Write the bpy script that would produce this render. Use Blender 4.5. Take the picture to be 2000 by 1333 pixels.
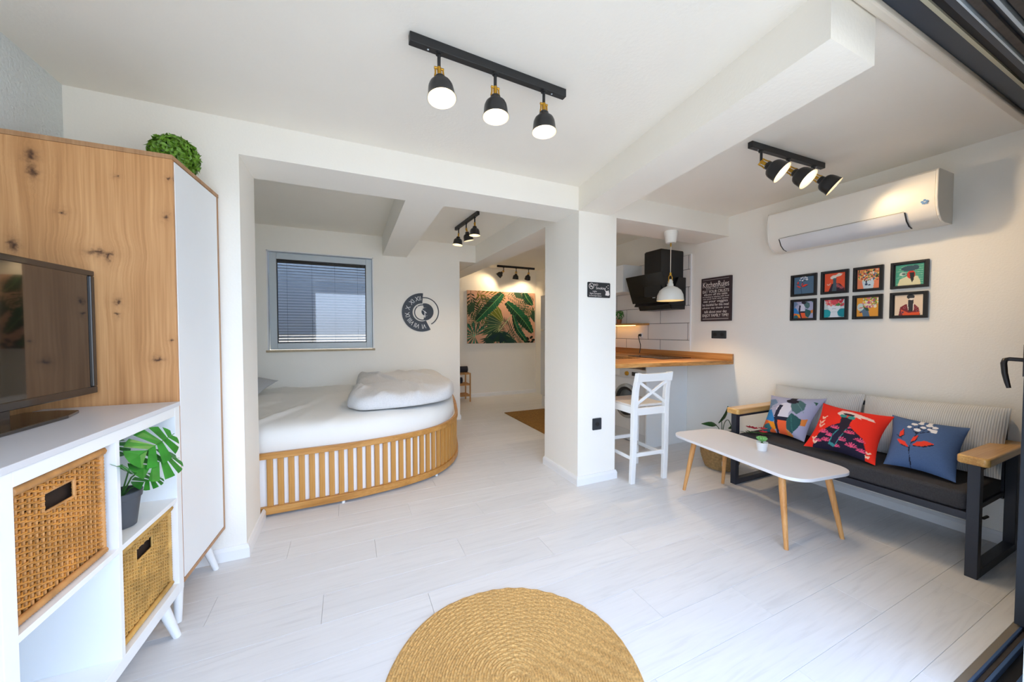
import bpy, bmesh, math, random
import numpy as np
from mathutils import Vector, Matrix, noise
random.seed(7)
PI = math.pi
for o in list(bpy.data.objects): bpy.data.objects.remove(o)
SC = bpy.context.scene
COL = SC.collection

# ------------------------------------------------------------------ camera, sky, exposure
cam = bpy.data.cameras.new('camera'); cam.sensor_width = 36.0; cam.lens = 705.47*36/2000
cam.clip_start = 0.02; cam.clip_end = 60
camo = bpy.data.objects.new('camera', cam); COL.objects.link(camo)
camo.location = (0, 0, 1.30)
camo.rotation_euler = (PI/2 - 0.028033, 0, -0.42798)
SC.camera = camo
SC.view_settings.view_transform = 'Standard'; SC.view_settings.look = 'None'
SC.view_settings.gamma = 1; SC.view_settings.use_curve_mapping = False
SC.view_settings.exposure = 0.0
SC.cycles.max_bounces = 12; SC.cycles.diffuse_bounces = 10
SC.cycles.sample_clamp_indirect = 6.0
SC.cycles.caustics_reflective = False; SC.cycles.caustics_refractive = False

W = bpy.data.worlds.new('sky'); SC.world = W; W.use_nodes = True
wn = W.node_tree; wn.nodes.clear()
wo = wn.nodes.new('ShaderNodeOutputWorld'); wb = wn.nodes.new('ShaderNodeBackground')
tc = wn.nodes.new('ShaderNodeTexCoord'); sx = wn.nodes.new('ShaderNodeSeparateXYZ'); rp = wn.nodes.new('ShaderNodeValToRGB')
mr = wn.nodes.new('ShaderNodeMapRange'); mr.inputs[1].default_value = -0.3; mr.inputs[2].default_value = 1.0
wn.links.new(tc.outputs['Generated'], sx.inputs[0]); wn.links.new(sx.outputs['Z'], mr.inputs[0]); wn.links.new(mr.outputs[0], rp.inputs[0])
rp.color_ramp.elements[0].color = (0.58, 0.60, 0.62, 1); rp.color_ramp.elements[0].position = 0.15
rp.color_ramp.elements[1].color = (0.36, 0.56, 1.0, 1); rp.color_ramp.elements[1].position = 1.0
e = rp.color_ramp.elements.new(0.28); e.color = (0.66, 0.80, 1.0, 1)
wn.links.new(rp.outputs[0], wb.inputs[0]); wb.inputs[1].default_value = 6.0
wn.links.new(wb.outputs[0], wo.inputs[0])
sun = bpy.data.lights.new('sun', 'SUN'); sun.energy = 9.0; sun.angle = 0.01; sun.color = (1.0, 0.90, 0.76)
suno = bpy.data.objects.new('sun', sun); COL.objects.link(suno); suno.rotation_euler = (math.radians(-20), math.radians(6), 0)
WARM = (1.0, 0.72, 0.42); SOFTWARM = (1.0, 0.80, 0.58)
LAMP_W = 16.0

# ------------------------------------------------------------------ helpers
def lin(c):
    if isinstance(c, str):
        c = [int(c[i:i+2], 16)/255 for i in (0, 2, 4)]
    return tuple((x/12.92 if x <= 0.04045 else ((x+0.055)/1.055)**2.4) for x in c[:3])

MATS = {}
def mat(name, color, rough=0.5, metal=0.0, spec=0.5, var=0.06, vscale=3.0, bump=0.0, bscale=60, coat=0.0, emit=None, estr=0.0, stretch=(1,1,1), trans=0.0, alpha=1.0):
    if name in MATS: return MATS[name]
    m = bpy.data.materials.new(name); m.use_nodes = True; nt = m.node_tree; b = nt.nodes['Principled BSDF']
    c = lin(color)
    t = nt.nodes.new('ShaderNodeTexCoord'); mp = nt.nodes.new('ShaderNodeMapping'); mp.inputs['Scale'].default_value = stretch
    nt.links.new(t.outputs['Object'], mp.inputs[0])
    n = nt.nodes.new('ShaderNodeTexNoise'); n.inputs['Scale'].default_value = vscale; n.inputs['Detail'].default_value = 4
    nt.links.new(mp.outputs[0], n.inputs['Vector'])
    r = nt.nodes.new('ShaderNodeValToRGB'); nt.links.new(n.outputs['Fac'], r.inputs[0])
    r.color_ramp.elements[0].position = 0.3; r.color_ramp.elements[1].position = 0.7
    r.color_ramp.elements[0].color = (*[x*(1-var) for x in c], 1); r.color_ramp.elements[1].color = (*[min(1, x*(1+var)) for x in c], 1)
    nt.links.new(r.outputs[0], b.inputs['Base Color'])
    b.inputs['Roughness'].default_value = rough; b.inputs['Metallic'].default_value = metal
    b.inputs['Specular IOR Level'].default_value = spec; b.inputs['Coat Weight'].default_value = coat; b.inputs['Coat Roughness'].default_value = 0.08
    if trans: b.inputs['Transmission Weight'].default_value = trans
    if alpha < 1: b.inputs['Alpha'].default_value = alpha
    if emit is not None:
        b.inputs['Emission Color'].default_value = (*emit, 1); b.inputs['Emission Strength'].default_value = estr
    if bump:
        n2 = nt.nodes.new('ShaderNodeTexNoise'); n2.inputs['Scale'].default_value = bscale; n2.inputs['Detail'].default_value = 3
        nt.links.new(mp.outputs[0], n2.inputs['Vector'])
        bp = nt.nodes.new('ShaderNodeBump'); bp.inputs['Strength'].default_value = bump; bp.inputs['Distance'].default_value = 0.01
        nt.links.new(n2.outputs['Fac'], bp.inputs['Height']); nt.links.new(bp.outputs[0], b.inputs['Normal'])
    MATS[name] = m; return m

def wood(name, dark, mid, light, axis='Z', scale=1.0, rough=0.5, knots=(), coat=0.0, bump=0.05, plane='XZ'):
    """grain runs along axis; knots = list of (a, b, ra, rb) in the object's own plane coordinates"""
    if name in MATS: return MATS[name]
    m = bpy.data.materials.new(name); m.use_nodes = True; nt = m.node_tree; b = nt.nodes['Principled BSDF']; L = nt.links.new
    t = nt.nodes.new('ShaderNodeTexCoord'); mp = nt.nodes.new('ShaderNodeMapping')
    s = [14.0*scale]*3; s['XYZ'.index(axis)] = 0.9*scale; mp.inputs['Scale'].default_value = s
    src = t.outputs['Object']
    if knots:   # grain bends round the knots
        sep = nt.nodes.new('ShaderNodeSeparateXYZ'); L(src, sep.inputs[0])
        A, B = (sep.outputs['XYZ'.index(plane[0])], sep.outputs['XYZ'.index(plane[1])])
        def M(op, x, y=None, z=None):
            q = nt.nodes.new('ShaderNodeMath'); q.operation = op
            for i, v in enumerate((x, y, z)):
                if v is None: continue
                if isinstance(v, (int, float)): q.inputs[i].default_value = v
                else: L(v, q.inputs[i])
            return q.outputs[0]
        kn = nt.nodes.new('ShaderNodeTexNoise'); kn.inputs['Scale'].default_value = 55; kn.inputs['Detail'].default_value = 3; L(src, kn.inputs['Vector'])
        ks = nt.nodes.new('ShaderNodeSeparateXYZ'); L(kn.outputs['Color'], ks.inputs[0])
        A2_ = M('ADD', A, M('MULTIPLY', M('SUBTRACT', ks.outputs[0], 0.5), 0.040)); B2_ = M('ADD', B, M('MULTIPLY', M('SUBTRACT', ks.outputs[1], 0.5), 0.040))
        tot = None; shift = None; halo = None
        for (ka, kb, ra, rb) in knots:
            da = M('DIVIDE', M('SUBTRACT', A2_, ka), ra); db = M('DIVIDE', M('SUBTRACT', B2_, kb), rb)
            d2 = M('ADD', M('MULTIPLY', da, da), M('MULTIPLY', db, db))
            g = M('POWER', 2.718, M('MULTIPLY', d2, -1.0))
            tot = g if tot is None else M('MAXIMUM', tot, g)
            gh = M('MULTIPLY', M('POWER', 2.718, M('MULTIPLY', d2, -0.10)), 0.38)
            halo = gh if halo is None else M('MAXIMUM', halo, gh)
            d3 = M('ADD', M('MULTIPLY', M('MULTIPLY', da, da), 0.08), M('MULTIPLY', M('MULTIPLY', db, db), 0.03))
            g3 = M('MULTIPLY', M('MULTIPLY', M('POWER', 2.718, M('MULTIPLY', d3, -1.0)), da), ra*0.30)
            shift = g3 if shift is None else M('ADD', shift, g3)
        cb = nt.nodes.new('ShaderNodeCombineXYZ'); L(shift, cb.inputs['XYZ'.index(plane[0])])
        va = nt.nodes.new('ShaderNodeVectorMath'); va.operation = 'SUBTRACT'; L(src, va.inputs[0]); L(cb.outputs[0], va.inputs[1]); src = va.outputs[0]
    L(src, mp.inputs[0])
    n = nt.nodes.new('ShaderNodeTexNoise'); n.inputs['Scale'].default_value = 1.0; n.inputs['Detail'].default_value = 6; n.inputs['Distortion'].default_value = 0.25
    L(mp.outputs[0], n.inputs['Vector'])
    mp2 = nt.nodes.new('ShaderNodeMapping'); s2 = [x*9 for x in s]; s2['XYZ'.index(axis)] = 2.5*scale; mp2.inputs['Scale'].default_value = s2; L(src, mp2.inputs[0])
    n2 = nt.nodes.new('ShaderNodeTexNoise'); n2.inputs['Scale'].default_value = 1.0; n2.inputs['Detail'].default_value = 2; L(mp2.outputs[0], n2.inputs['Vector'])
    mx = nt.nodes.new('ShaderNodeMix'); mx.inputs['Factor'].default_value = 0.38; L(n.outputs['Fac'], mx.inputs[2]); L(n2.outputs['Fac'], mx.inputs[3])
    r = nt.nodes.new('ShaderNodeValToRGB'); L(mx.outputs[0], r.inputs[0])
    r.color_ramp.elements[0].position = 0.34; r.color_ramp.elements[0].color = (*lin(dark), 1)
    r.color_ramp.elements[1].position = 0.66; r.color_ramp.elements[1].color = (*lin(light), 1)
    e = r.color_ramp.elements.new(0.5); e.color = (*lin(mid), 1)
    out = r.outputs[0]
    if knots:
        k = nt.nodes.new('ShaderNodeMix'); k.data_type = 'RGBA'; L(M('MULTIPLY', halo, n.outputs['Fac']), k.inputs['Factor']); L(out, k.inputs[6]); k.inputs[7].default_value = (*lin('8f5f36'), 1); out = k.outputs[2]
        k = nt.nodes.new('ShaderNodeMix'); k.data_type = 'RGBA'; L(tot, k.inputs['Factor']); L(out, k.inputs[6]); k.inputs[7].default_value = (*lin('4a2c18'), 1); out = k.outputs[2]
    L(out, b.inputs['Base Color']); b.inputs['Roughness'].default_value = rough; b.inputs['Coat Weight'].default_value = coat; b.inputs['Coat Roughness'].default_value = 0.15
    if bump:
        bp = nt.nodes.new('ShaderNodeBump'); bp.inputs['Strength'].default_value = bump; bp.inputs['Distance'].default_value = 0.004
        L(n2.outputs['Fac'], bp.inputs['Height']); L(bp.outputs[0], b.inputs['Normal'])
    MATS[name] = m; return m

def printmat(name, rough=0.6, weave=0.0):
    if name in MATS: return MATS[name]
    m = bpy.data.materials.new(name); m.use_nodes = True; nt = m.node_tree; b = nt.nodes['Principled BSDF']
    a = nt.nodes.new('ShaderNodeAttribute'); a.attribute_name = 'ink'; nt.links.new(a.outputs['Color'], b.inputs['Base Color'])
    b.inputs['Roughness'].default_value = rough; b.inputs['Specular IOR Level'].default_value = 0.3
    if weave:
        t = nt.nodes.new('ShaderNodeTexCoord'); n = nt.nodes.new('ShaderNodeTexNoise'); n.inputs['Scale'].default_value = 350
        nt.links.new(t.outputs['Object'], n.inputs['Vector'])
        bp = nt.nodes.new('ShaderNodeBump'); bp.inputs['Strength'].default_value = weave; bp.inputs['Distance'].default_value = 0.003
        nt.links.new(n.outputs['Fac'], bp.inputs['Height']); nt.links.new(bp.outputs[0], b.inputs['Normal'])
    MATS[name] = m; return m

class MB:
    def __init__(s): s.v = []; s.f = []; s.m = []; s.cur = 0
    def add(s, vs, fs):
        o = len(s.v); s.v += [tuple(p) for p in vs]; s.f += [tuple(i+o for i in f) for f in fs]; s.m += [s.cur]*len(fs); return s
    def box(s, a, b, M=None):
        x0, x1 = sorted((a[0], b[0])); y0, y1 = sorted((a[1], b[1])); z0, z1 = sorted((a[2], b[2]))
        vs = [(x0,y0,z0),(x1,y0,z0),(x1,y1,z0),(x0,y1,z0),(x0,y0,z1),(x1,y0,z1),(x1,y1,z1),(x0,y1,z1)]
        if M is not None: vs = [M @ Vector(p) for p in vs]
        return s.add(vs, [(0,3,2,1),(4,5,6,7),(0,1,5,4),(1,2,6,5),(2,3,7,6),(3,0,4,7)])
    def prism(s, poly, z0, z1, M=None):
        """poly counter-clockwise in XY"""
        n = len(poly); vs = [(x,y,z0) for x,y in poly]+[(x,y,z1) for x,y in poly]
        if M is not None: vs = [M @ Vector(p) for p in vs]
        return s.add(vs, [tuple(range(n-1,-1,-1)), tuple(range(n,2*n))]+[(i,(i+1)%n,n+(i+1)%n,n+i) for i in range(n)])
    def lathe(s, prof, n=24, M=None, cap=True):
        """prof: (radius, z) from bottom to top along the outside"""
        vs = []
        for r, z in prof: vs += [(r*math.cos(2*PI*k/n), r*math.sin(2*PI*k/n), z) for k in range(n)]
        if M is not None: vs = [M @ Vector(p) for p in vs]
        fs = [(i*n+k, i*n+(k+1)%n, (i+1)*n+(k+1)%n, (i+1)*n+k) for i in range(len(prof)-1) for k in range(n)]
        if cap: fs += [tuple(range(n-1,-1,-1)), tuple(range((len(prof)-1)*n, len(prof)*n))]
        return s.add(vs, fs)
    def tube(s, pts, r, n=8, cap=True):
        pts = [Vector(p) for p in pts]; rs = r if isinstance(r, (list, tuple)) else [r]*len(pts)
        vs = []; up = None
        for i, p in enumerate(pts):
            d = (pts[min(i+1, len(pts)-1)]-pts[max(i-1, 0)]).normalized()
            if up is None: up = Vector((0,0,1)) if abs(d.z) < 0.9 else Vector((1,0,0))
            a = d.cross(up).normalized(); up = a.cross(d).normalized()
            vs += [p+rs[i]*(math.cos(2*PI*k/n)*a+math.sin(2*PI*k/n)*up) for k in range(n)]
        fs = [(i*n+k, i*n+(k+1)%n, (i+1)*n+(k+1)%n, (i+1)*n+k) for i in range(len(pts)-1) for k in range(n)]
        if cap: fs += [tuple(range(n-1,-1,-1)), tuple(range((len(pts)-1)*n, len(pts)*n))]
        return s.add(vs, fs)
    def grid(s, P, nu, nv, flip=False):
        """P[i][j] points, i over u"""
        o = len(s.v)
        for i in range(nu):
            for j in range(nv): s.v.append(tuple(P[i][j]))
        for i in range(nu-1):
            for j in range(nv-1):
                f = (o+i*nv+j, o+(i+1)*nv+j, o+(i+1)*nv+j+1, o+i*nv+j+1)
                s.f.append(f[::-1] if flip else f); s.m.append(s.cur)
        return s

def obj(name, mb, m, parent=None, bevel=0.0, seg=2, smooth=None, loc=None, rot=None, kind=None, label=None):
    me = bpy.data.meshes.new(name); me.from_pydata(mb.v, [], mb.f); me.update()
    ms = m if isinstance(m, (list, tuple)) else [m]
    for x in ms: me.materials.append(x)
    if len(ms) > 1: me.polygons.foreach_set('material_index', mb.m)
    bm = bmesh.new(); bm.from_mesh(me); bmesh.ops.recalc_face_normals(bm, faces=bm.faces); bm.to_mesh(me); bm.free()
    if smooth is not None:
        me.polygons.foreach_set('use_smooth', [True]*len(me.polygons))
        if smooth < 179: me.set_sharp_from_angle(angle=math.radians(smooth))
    o = bpy.data.objects.new(name, me); COL.objects.link(o)
    if parent is not None: o.parent = parent
    if loc: o.location = loc
    if rot: o.rotation_euler = rot
    if bevel:
        b = o.modifiers.new('bevel', 'BEVEL'); b.width = bevel; b.segments = seg; b.limit_method = 'ANGLE'; b.angle_limit = math.radians(35)
    if kind: o['kind'] = kind
    if label: o['label'] = label
    return o

def thing(name, label, cat, loc=(0,0,0), rotz=0.0, group=None, rot=None):
    o = bpy.data.objects.new(name, None); COL.objects.link(o); o.empty_display_size = 0.05
    o.location = loc; o.rotation_euler = rot if rot else (0,0,rotz); o['label'] = label; o['category'] = cat
    if group: o['group'] = group
    return o
def tag(o, label, cat, group=None):
    o['label'] = label; o['category'] = cat
    if group: o['group'] = group
    return o
def struct(name, mb, m, **k):
    return obj(name, mb, m, kind='structure', **k)
def root_struct(name, loc=(0,0,0)):
    o = bpy.data.objects.new(name, None); COL.objects.link(o); o.location = loc; o['kind'] = 'structure'; return o
def copy_tree(o, parent=None):
    c = o.copy(); COL.objects.link(c)
    if parent: c.parent = parent
    for ch in o.children: copy_tree(ch, c)
    return c
def shared(name, proto, parent, loc, rot=None, scale=None):
    o = bpy.data.objects.new(name, proto.data); COL.objects.link(o); o.parent = parent; o.location = loc
    if rot: o.rotation_euler = rot
    if scale: o.scale = scale
    for md in proto.modifiers:
        q = o.modifiers.new(md.name, md.type)
        if md.type == 'BEVEL': q.width = md.width; q.segments = md.segments; q.limit_method = md.limit_method; q.angle_limit = md.angle_limit
    return o
def orient(origin, zdir, xhint=(1,0,0)):
    z = Vector(zdir).normalized(); x = Vector(xhint)
    if abs(z.dot(x.normalized())) > 0.95: x = Vector((0,1,0))
    x = (x-z*x.dot(z)).normalized(); y = z.cross(x)
    M = Matrix((x, y, z)).transposed().to_4x4(); M.translation = Vector(origin); return M
def catmull(P, n):
    P = [np.array(p, float) for p in P]; P = [2*P[0]-P[1]]+P+[2*P[-1]-P[-2]]; out = []
    for i in range(1, len(P)-2):
        for k in range(n):
            t = k/n; a, b, c, d = P[i-1:i+3]
            out.append(0.5*((2*b)+(-a+c)*t+(2*a-5*b+4*c-d)*t*t+(-a+3*b-3*c+d)*t**3))
    out.append(P[-2]); return np.array(out)
def rounded(w, h, r, n=6, cx=0, cy=0):
    pts = []
    for (sx_, sy_, a0) in ((1,1,0),(-1,1,PI/2),(-1,-1,PI),(1,-1,1.5*PI)):
        for k in range(n+1):
            a = a0+PI/2*k/n; pts.append((cx+sx_*(w/2-r)+r*math.cos(a), cy+sy_*(h/2-r)+r*math.sin(a)))
    return pts
def text(name, s, size, m, parent, M, ext=0.0008, align='CENTER', xs=1.0):
    cu = bpy.data.curves.new(name, 'FONT'); cu.body = s; cu.size = size; cu.align_x = align; cu.extrude = ext; cu.resolution_u = 3
    t = bpy.data.objects.new('tmp', cu); COL.objects.link(t)
    dg = bpy.context.evaluated_depsgraph_get(); me = bpy.data.meshes.new_from_object(t.evaluated_get(dg)); me.name = name
    bpy.data.objects.remove(t)
    me.transform(M @ Matrix.Diagonal((xs, 1, 1, 1))); me.materials.clear(); me.materials.append(m)
    o = bpy.data.objects.new(name, me); COL.objects.link(o)
    if parent: o.parent = parent
    return o

# --- flat prints: a colour per point of a fine grid, drawn from shapes in 0..1 coordinates
class Art:
    def __init__(s, nx, ny, bg):
        s.nx, s.ny = nx, ny; s.a = np.tile(np.array(lin(bg)), (nx, ny, 1)).astype(float)
        s.X, s.Y = np.meshgrid(np.linspace(0,1,nx), np.linspace(0,1,ny), indexing='ij')
    def poly(s, pts, c):
        pts = np.array(pts, float); x0,y0 = pts.min(0); x1,y1 = pts.max(0)
        i0=max(0,int(x0*(s.nx-1))); i1=min(s.nx,int(x1*(s.nx-1))+2); j0=max(0,int(y0*(s.ny-1))); j1=min(s.ny,int(y1*(s.ny-1))+2)
        if i1<=i0 or j1<=j0: return
        X=s.X[i0:i1,j0:j1]; Y=s.Y[i0:i1,j0:j1]; ins=np.zeros(X.shape,bool); n=len(pts)
        for k in range(n):
            ax,ay=pts[k]; bx,by=pts[(k+1)%n]
            if ay==by: continue
            ins ^= ((ay>Y)!=(by>Y)) & (X < (bx-ax)*(Y-ay)/(by-ay)+ax)
        s.a[i0:i1,j0:j1][ins]=lin(c)
    def ell(s, cx, cy, rx, ry, c, rot=0):
        dx=s.X-cx; dy=s.Y-cy; u=dx*math.cos(rot)+dy*math.sin(rot); v=-dx*math.sin(rot)+dy*math.cos(rot)
        s.a[(u/rx)**2+(v/ry)**2<1]=lin(c)
    def line(s, pts, w, c, w1=None):
        w1 = w if w1 is None else w1; n=len(pts)-1
        for k in range(n):
            (ax,ay),(bx,by)=pts[k],pts[k+1]; d=math.hypot(bx-ax,by-ay) or 1; nx,ny=-(by-ay)/d,(bx-ax)/d
            wa=w+(w1-w)*k/n; wb_=w+(w1-w)*(k+1)/n
            s.poly([(ax+nx*wa,ay+ny*wa),(bx+nx*wb_,by+ny*wb_),(bx-nx*wb_,by-ny*wb_),(ax-nx*wa,ay-ny*wa)], c)
    def frond(s, x, y, ang, ln, n, c, lw=0.008, bend=0.5, leaf=0.35, asp=1.0):
        px,py=x,y; a=ang
        for k in range(n):
            t=k/n; st=ln/n; qx=px+st*math.cos(a); qy=py+st*math.sin(a)*asp
            L=ln*leaf*math.sin(PI*min(1,(t*0.85+0.15)))
            for sg in (-1,1):
                b=a+sg*(1.0-0.45*t); ex=qx+L*math.cos(b); ey=qy+L*math.sin(b)*asp
                mx_,my_=(qx+ex)/2,(qy+ey)/2; d=math.hypot(ex-qx,ey-qy) or 1; ox,oy=-(ey-qy)/d*lw,(ex-qx)/d*lw
                s.poly([(qx,qy),(mx_+ox,my_+oy),(ex,ey),(mx_-ox,my_-oy)], c if sg>0 else c)
            s.line([(px,py),(qx,qy)], 0.003, c); px,py=qx,qy; a+=bend/n
def inked(me, A):
    at = me.color_attributes.new('ink', 'FLOAT_COLOR', 'POINT')
    d = np.ones((len(me.vertices), 4)); d[:,:3] = A.reshape(-1,3); at.data.foreach_set('color', d.ravel())
def flat_print(name, art, o, u, v, m, parent):
    """a flat sheet with origin corner o, edge vectors u and v"""
    o,u,v=map(np.array,(o,u,v)); nx,ny=art.nx,art.ny
    P=o+art.X[...,None]*u+art.Y[...,None]*v
    idx=np.arange(nx*ny).reshape(nx,ny)
    F=np.stack([idx[:-1,:-1],idx[1:,:-1],idx[1:,1:],idx[:-1,1:]],-1).reshape(-1,4)
    me=bpy.data.meshes.new(name); me.from_pydata(P.reshape(-1,3).tolist(),[],F.tolist()); me.update(); inked(me,art.a); me.materials.append(m)
    ob=bpy.data.objects.new(name,me); COL.objects.link(ob); ob.parent=parent; return ob

# ------------------------------------------------------------------ materials
M_wall = mat('warm white wall paint', 'f2f0e9', 0.7, var=0.01, vscale=2, bump=0.12, bscale=90)
M_wall_cool = mat('textured pale grey wall paint', 'd3d9da', 0.75, var=0.02, bump=0.6, bscale=70)
M_ceil = mat('white ceiling paint', 'f2eee4', 0.75, var=0.01, bump=0.1, bscale=60)
M_trim = mat('white gloss trim', 'eceef0', 0.35, var=0.01)
M_white = mat('white lacquer', 'e9edf0', 0.35, var=0.01)
M_whitepaint = mat('white painted wood', 'eceeee', 0.4, var=0.015, bump=0.05, bscale=120)
M_black = mat('matt black metal', '1f2022', 0.45, var=0.05)
M_blacksat = mat('satin black shade', '222224', 0.3, var=0.04)
M_hood = mat('hood black', '121214', 0.35, var=0.02)
M_gloss = mat('black glass', '0b0c0d', 0.16, coat=0.0, var=0.02)
M_navymetal = mat('dark navy steel', '262b36', 0.42, metal=0.0, var=0.05, bump=0.05)
M_brass = mat('brass', 'c99a3a', 0.3, metal=0.9, var=0.08)
M_liner = mat('white shade lining', 'f4ecdc', 0.5, var=0.01)
M_bulb = mat('lit bulb', 'ffffff', 0.4, emit=(1.0,0.80,0.52), estr=5.0)
M_bulb_dim = mat('lit bulb dim', 'ffffff', 0.4, emit=WARM, estr=5.0)
M_alu = mat('blue grey aluminium', 'c6d1d9', 0.4, metal=0.0, var=0.03)
M_darkalu = mat('anthracite aluminium', '3a4350', 0.38, metal=0.4, var=0.05)
M_glass = mat('clear glass', 'ffffff', 0.02, trans=1.0, var=0.0)
M_oak = wood('knotty oak laminate', 'ac7848', 'c7925e', 'dca974', 'Z', 1.0, 0.5,
    knots=[(-1.080,1.961,.016,.022),(-1.075,1.905,.012,.024),(-0.903,1.614,.030,.010),(-0.872,1.600,.008,.016),(-0.847,1.420,.010,.010),(-0.850,1.366,.005,.006),
           (-0.73,1.18,.014,.010),(-0.692,1.782,.009,.011),(-0.677,1.945,.006,.007),(-0.84,1.928,.005,.006),(-1.004,1.76,.010,.007),(-0.683,1.262,.005,.006),(-0.99,1.45,.009,.009),(-1.13,1.62,.012,.02)])
M_oakedge = wood('oak edge band', '9c7350', 'ad835c', 'bd946c', 'Z', 1.0, 0.5)
M_bamboo = wood('honey slat wood', 'a9742f', 'c28d45', 'd3a25e', 'Z', 1.6, 0.45, coat=0.1)
M_bamboo_h = wood('honey rail wood', 'a26d2c', 'bd8640', 'cd9a56', 'X', 1.6, 0.45, coat=0.1)
M_leg = wood('beech leg wood', 'b97f45', 'cf975a', 'dda96c', 'Z', 2.0, 0.45)
M_arm = wood('varnished pine arm', 'c08a45', 'd9a95f', 'e8c17c', 'X', 1.2, 0.3, coat=0.4)
M_counter = wood('rustic oak worktop', '7e5128', 'bb7f42', 'd9a465', 'X', 0.8, 0.45, coat=0.15)
M_counter_y = wood('rustic oak upstand', '7e5128', 'b07840', 'c9955a', 'Y', 0.8, 0.45, coat=0.1)
M_rattan1 = mat('orange brown rattan', 'bd8238', 0.5, var=0.35, vscale=14, bump=0.2, bscale=200)
M_rattan1b = mat('tan rattan binding', 'bf8c55', 0.45, var=0.25, vscale=20)
M_rattan2b = mat('straw rattan stake', 'd2ad6c', 0.5, var=0.2, vscale=20)
M_rattan2 = mat('pale yellow rattan', 'c9a05a', 0.5, var=0.28, vscale=16, bump=0.2, bscale=200)
M_jute = mat('golden jute', 'cba263', 0.85, var=0.30, vscale=110, bump=0.5, bscale=300)
M_jute2 = mat('brown jute', '936a2d', 0.85, var=0.25, vscale=40, bump=0.5, bscale=240)
M_leaf = mat('fresh green leaf', '2a7a22', 0.35, var=0.3, vscale=20)
M_leafd = mat('deep green leaf', '25491f', 0.4, var=0.3, vscale=20)
M_box = mat('boxwood green leaf', '5f8a24', 0.45, var=0.5, vscale=70)
M_stem = mat('green stem', '3c6b2c', 0.5)
M_soil = mat('dark soil', '2e241b', 0.9, var=0.3, vscale=80)
M_potgrey = mat('slate grey plastic pot', '4b4f55', 0.5)
M_sheet = mat('white cotton sheet', 'ecece9', 0.85, var=0.015, bump=0.12, bscale=14)
M_duvet = mat('pale grey patterned cotton', 'dddee0', 0.85, var=0.05, vscale=90, bump=0.25, bscale=160)
M_pill = mat('grey pillow cotton', 'b9bec3', 0.85, var=0.08, vscale=120, bump=0.2, bscale=150)
M_charcoal = mat('charcoal sofa fabric', '3b3a3d', 0.9, var=0.18, vscale=160, bump=0.4, bscale=400, stretch=(1,1,0.5))
M_stool_seat = mat('white stool seat', 'd3cfca', 0.3, var=0.02)
M_fridge = mat('white enamel', 'd9dcdd', 0.3, var=0.01)

# striped back cushion cloth
def stripes(name, c1, c2, freq, axis):
    m = bpy.data.materials.new(name); m.use_nodes = True; nt = m.node_tree; b = nt.nodes['Principled BSDF']
    t = nt.nodes.new('ShaderNodeTexCoord'); w = nt.nodes.new('ShaderNodeTexWave'); w.bands_direction = axis
    w.inputs['Scale'].default_value = freq; w.inputs['Distortion'].default_value = 0.6; w.inputs['Detail'].default_value = 1
    nt.links.new(t.outputs['Object'], w.inputs['Vector'])
    r = nt.nodes.new('ShaderNodeValToRGB'); nt.links.new(w.outputs['Fac'], r.inputs[0])
    r.color_ramp.elements[0].color = (*lin(c1), 1); r.color_ramp.elements[1].color = (*lin(c2), 1)
    nt.links.new(r.outputs[0], b.inputs['Base Color']); b.inputs['Roughness'].default_value = 0.9
    bp = nt.nodes.new('ShaderNodeBump'); bp.inputs['Strength'].default_value = 0.3; bp.inputs['Distance'].default_value = 0.003
    nt.links.new(w.outputs['Fac'], bp.inputs['Height']); nt.links.new(bp.outputs[0], b.inputs['Normal']); return m
M_stripe = stripes('grey ribbed cushion cloth', 'b3b5b6', 'd5d6d4', 34, 'Y')

# floor: whitewashed laminate, a little different from plank to plank
def plank_mat():
    m = bpy.data.materials.new('whitewashed oak laminate'); m.use_nodes = True; nt = m.node_tree; b = nt.nodes['Principled BSDF']; L = nt.links.new
    g = nt.nodes.new('ShaderNodeNewGeometry'); oi = nt.nodes.new('ShaderNodeObjectInfo')
    mp = nt.nodes.new('ShaderNodeMapping'); mp.inputs['Scale'].default_value = (2.2, 30, 1); L(g.outputs['Position'], mp.inputs[0])
    cb = nt.nodes.new('ShaderNodeCombineXYZ'); mu = nt.nodes.new('ShaderNodeMath'); mu.operation = 'MULTIPLY'; mu.inputs[1].default_value = 40; L(oi.outputs['Random'], mu.inputs[0])
    L(mu.outputs[0], cb.inputs[2]); L(cb.outputs[0], mp.inputs['Location'])
    n = nt.nodes.new('ShaderNodeTexNoise'); n.inputs['Scale'].default_value = 1.3; n.inputs['Detail'].default_value = 7; n.inputs['Distortion'].default_value = 1.2; L(mp.outputs[0], n.inputs['Vector'])
    r = nt.nodes.new('ShaderNodeValToRGB'); L(n.outputs['Fac'], r.inputs[0])
    r.color_ramp.elements[0].position = 0.25; r.color_ramp.elements[0].color = (*lin('d0d1d2'), 1)
    r.color_ramp.elements[1].position = 0.45; r.color_ramp.elements[1].color = (*lin('dadbdc'), 1)
    e = r.color_ramp.elements.new(0.7); e.color = (*lin('dedfe0'), 1)
    hv = nt.nodes.new('ShaderNodeHueSaturation'); mr = nt.nodes.new('ShaderNodeMapRange'); mr.inputs[3].default_value = 0.97; mr.inputs[4].default_value = 1.02
    L(oi.outputs['Random'], mr.inputs[0]); L(mr.outputs[0], hv.inputs['Value']); L(r.outputs[0], hv.inputs['Color'])
    L(hv.outputs[0], b.inputs['Base Color']); b.inputs['Roughness'].default_value = 0.42; b.inputs['Specular IOR Level'].default_value = 0.4
    bp = nt.nodes.new('ShaderNodeBump'); bp.inputs['Strength'].default_value = 0.08; bp.inputs['Distance'].default_value = 0.003
    L(n.outputs['Fac'], bp.inputs['Height']); L(bp.outputs[0], b.inputs['Normal']); return m
M_plank = plank_mat()
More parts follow.
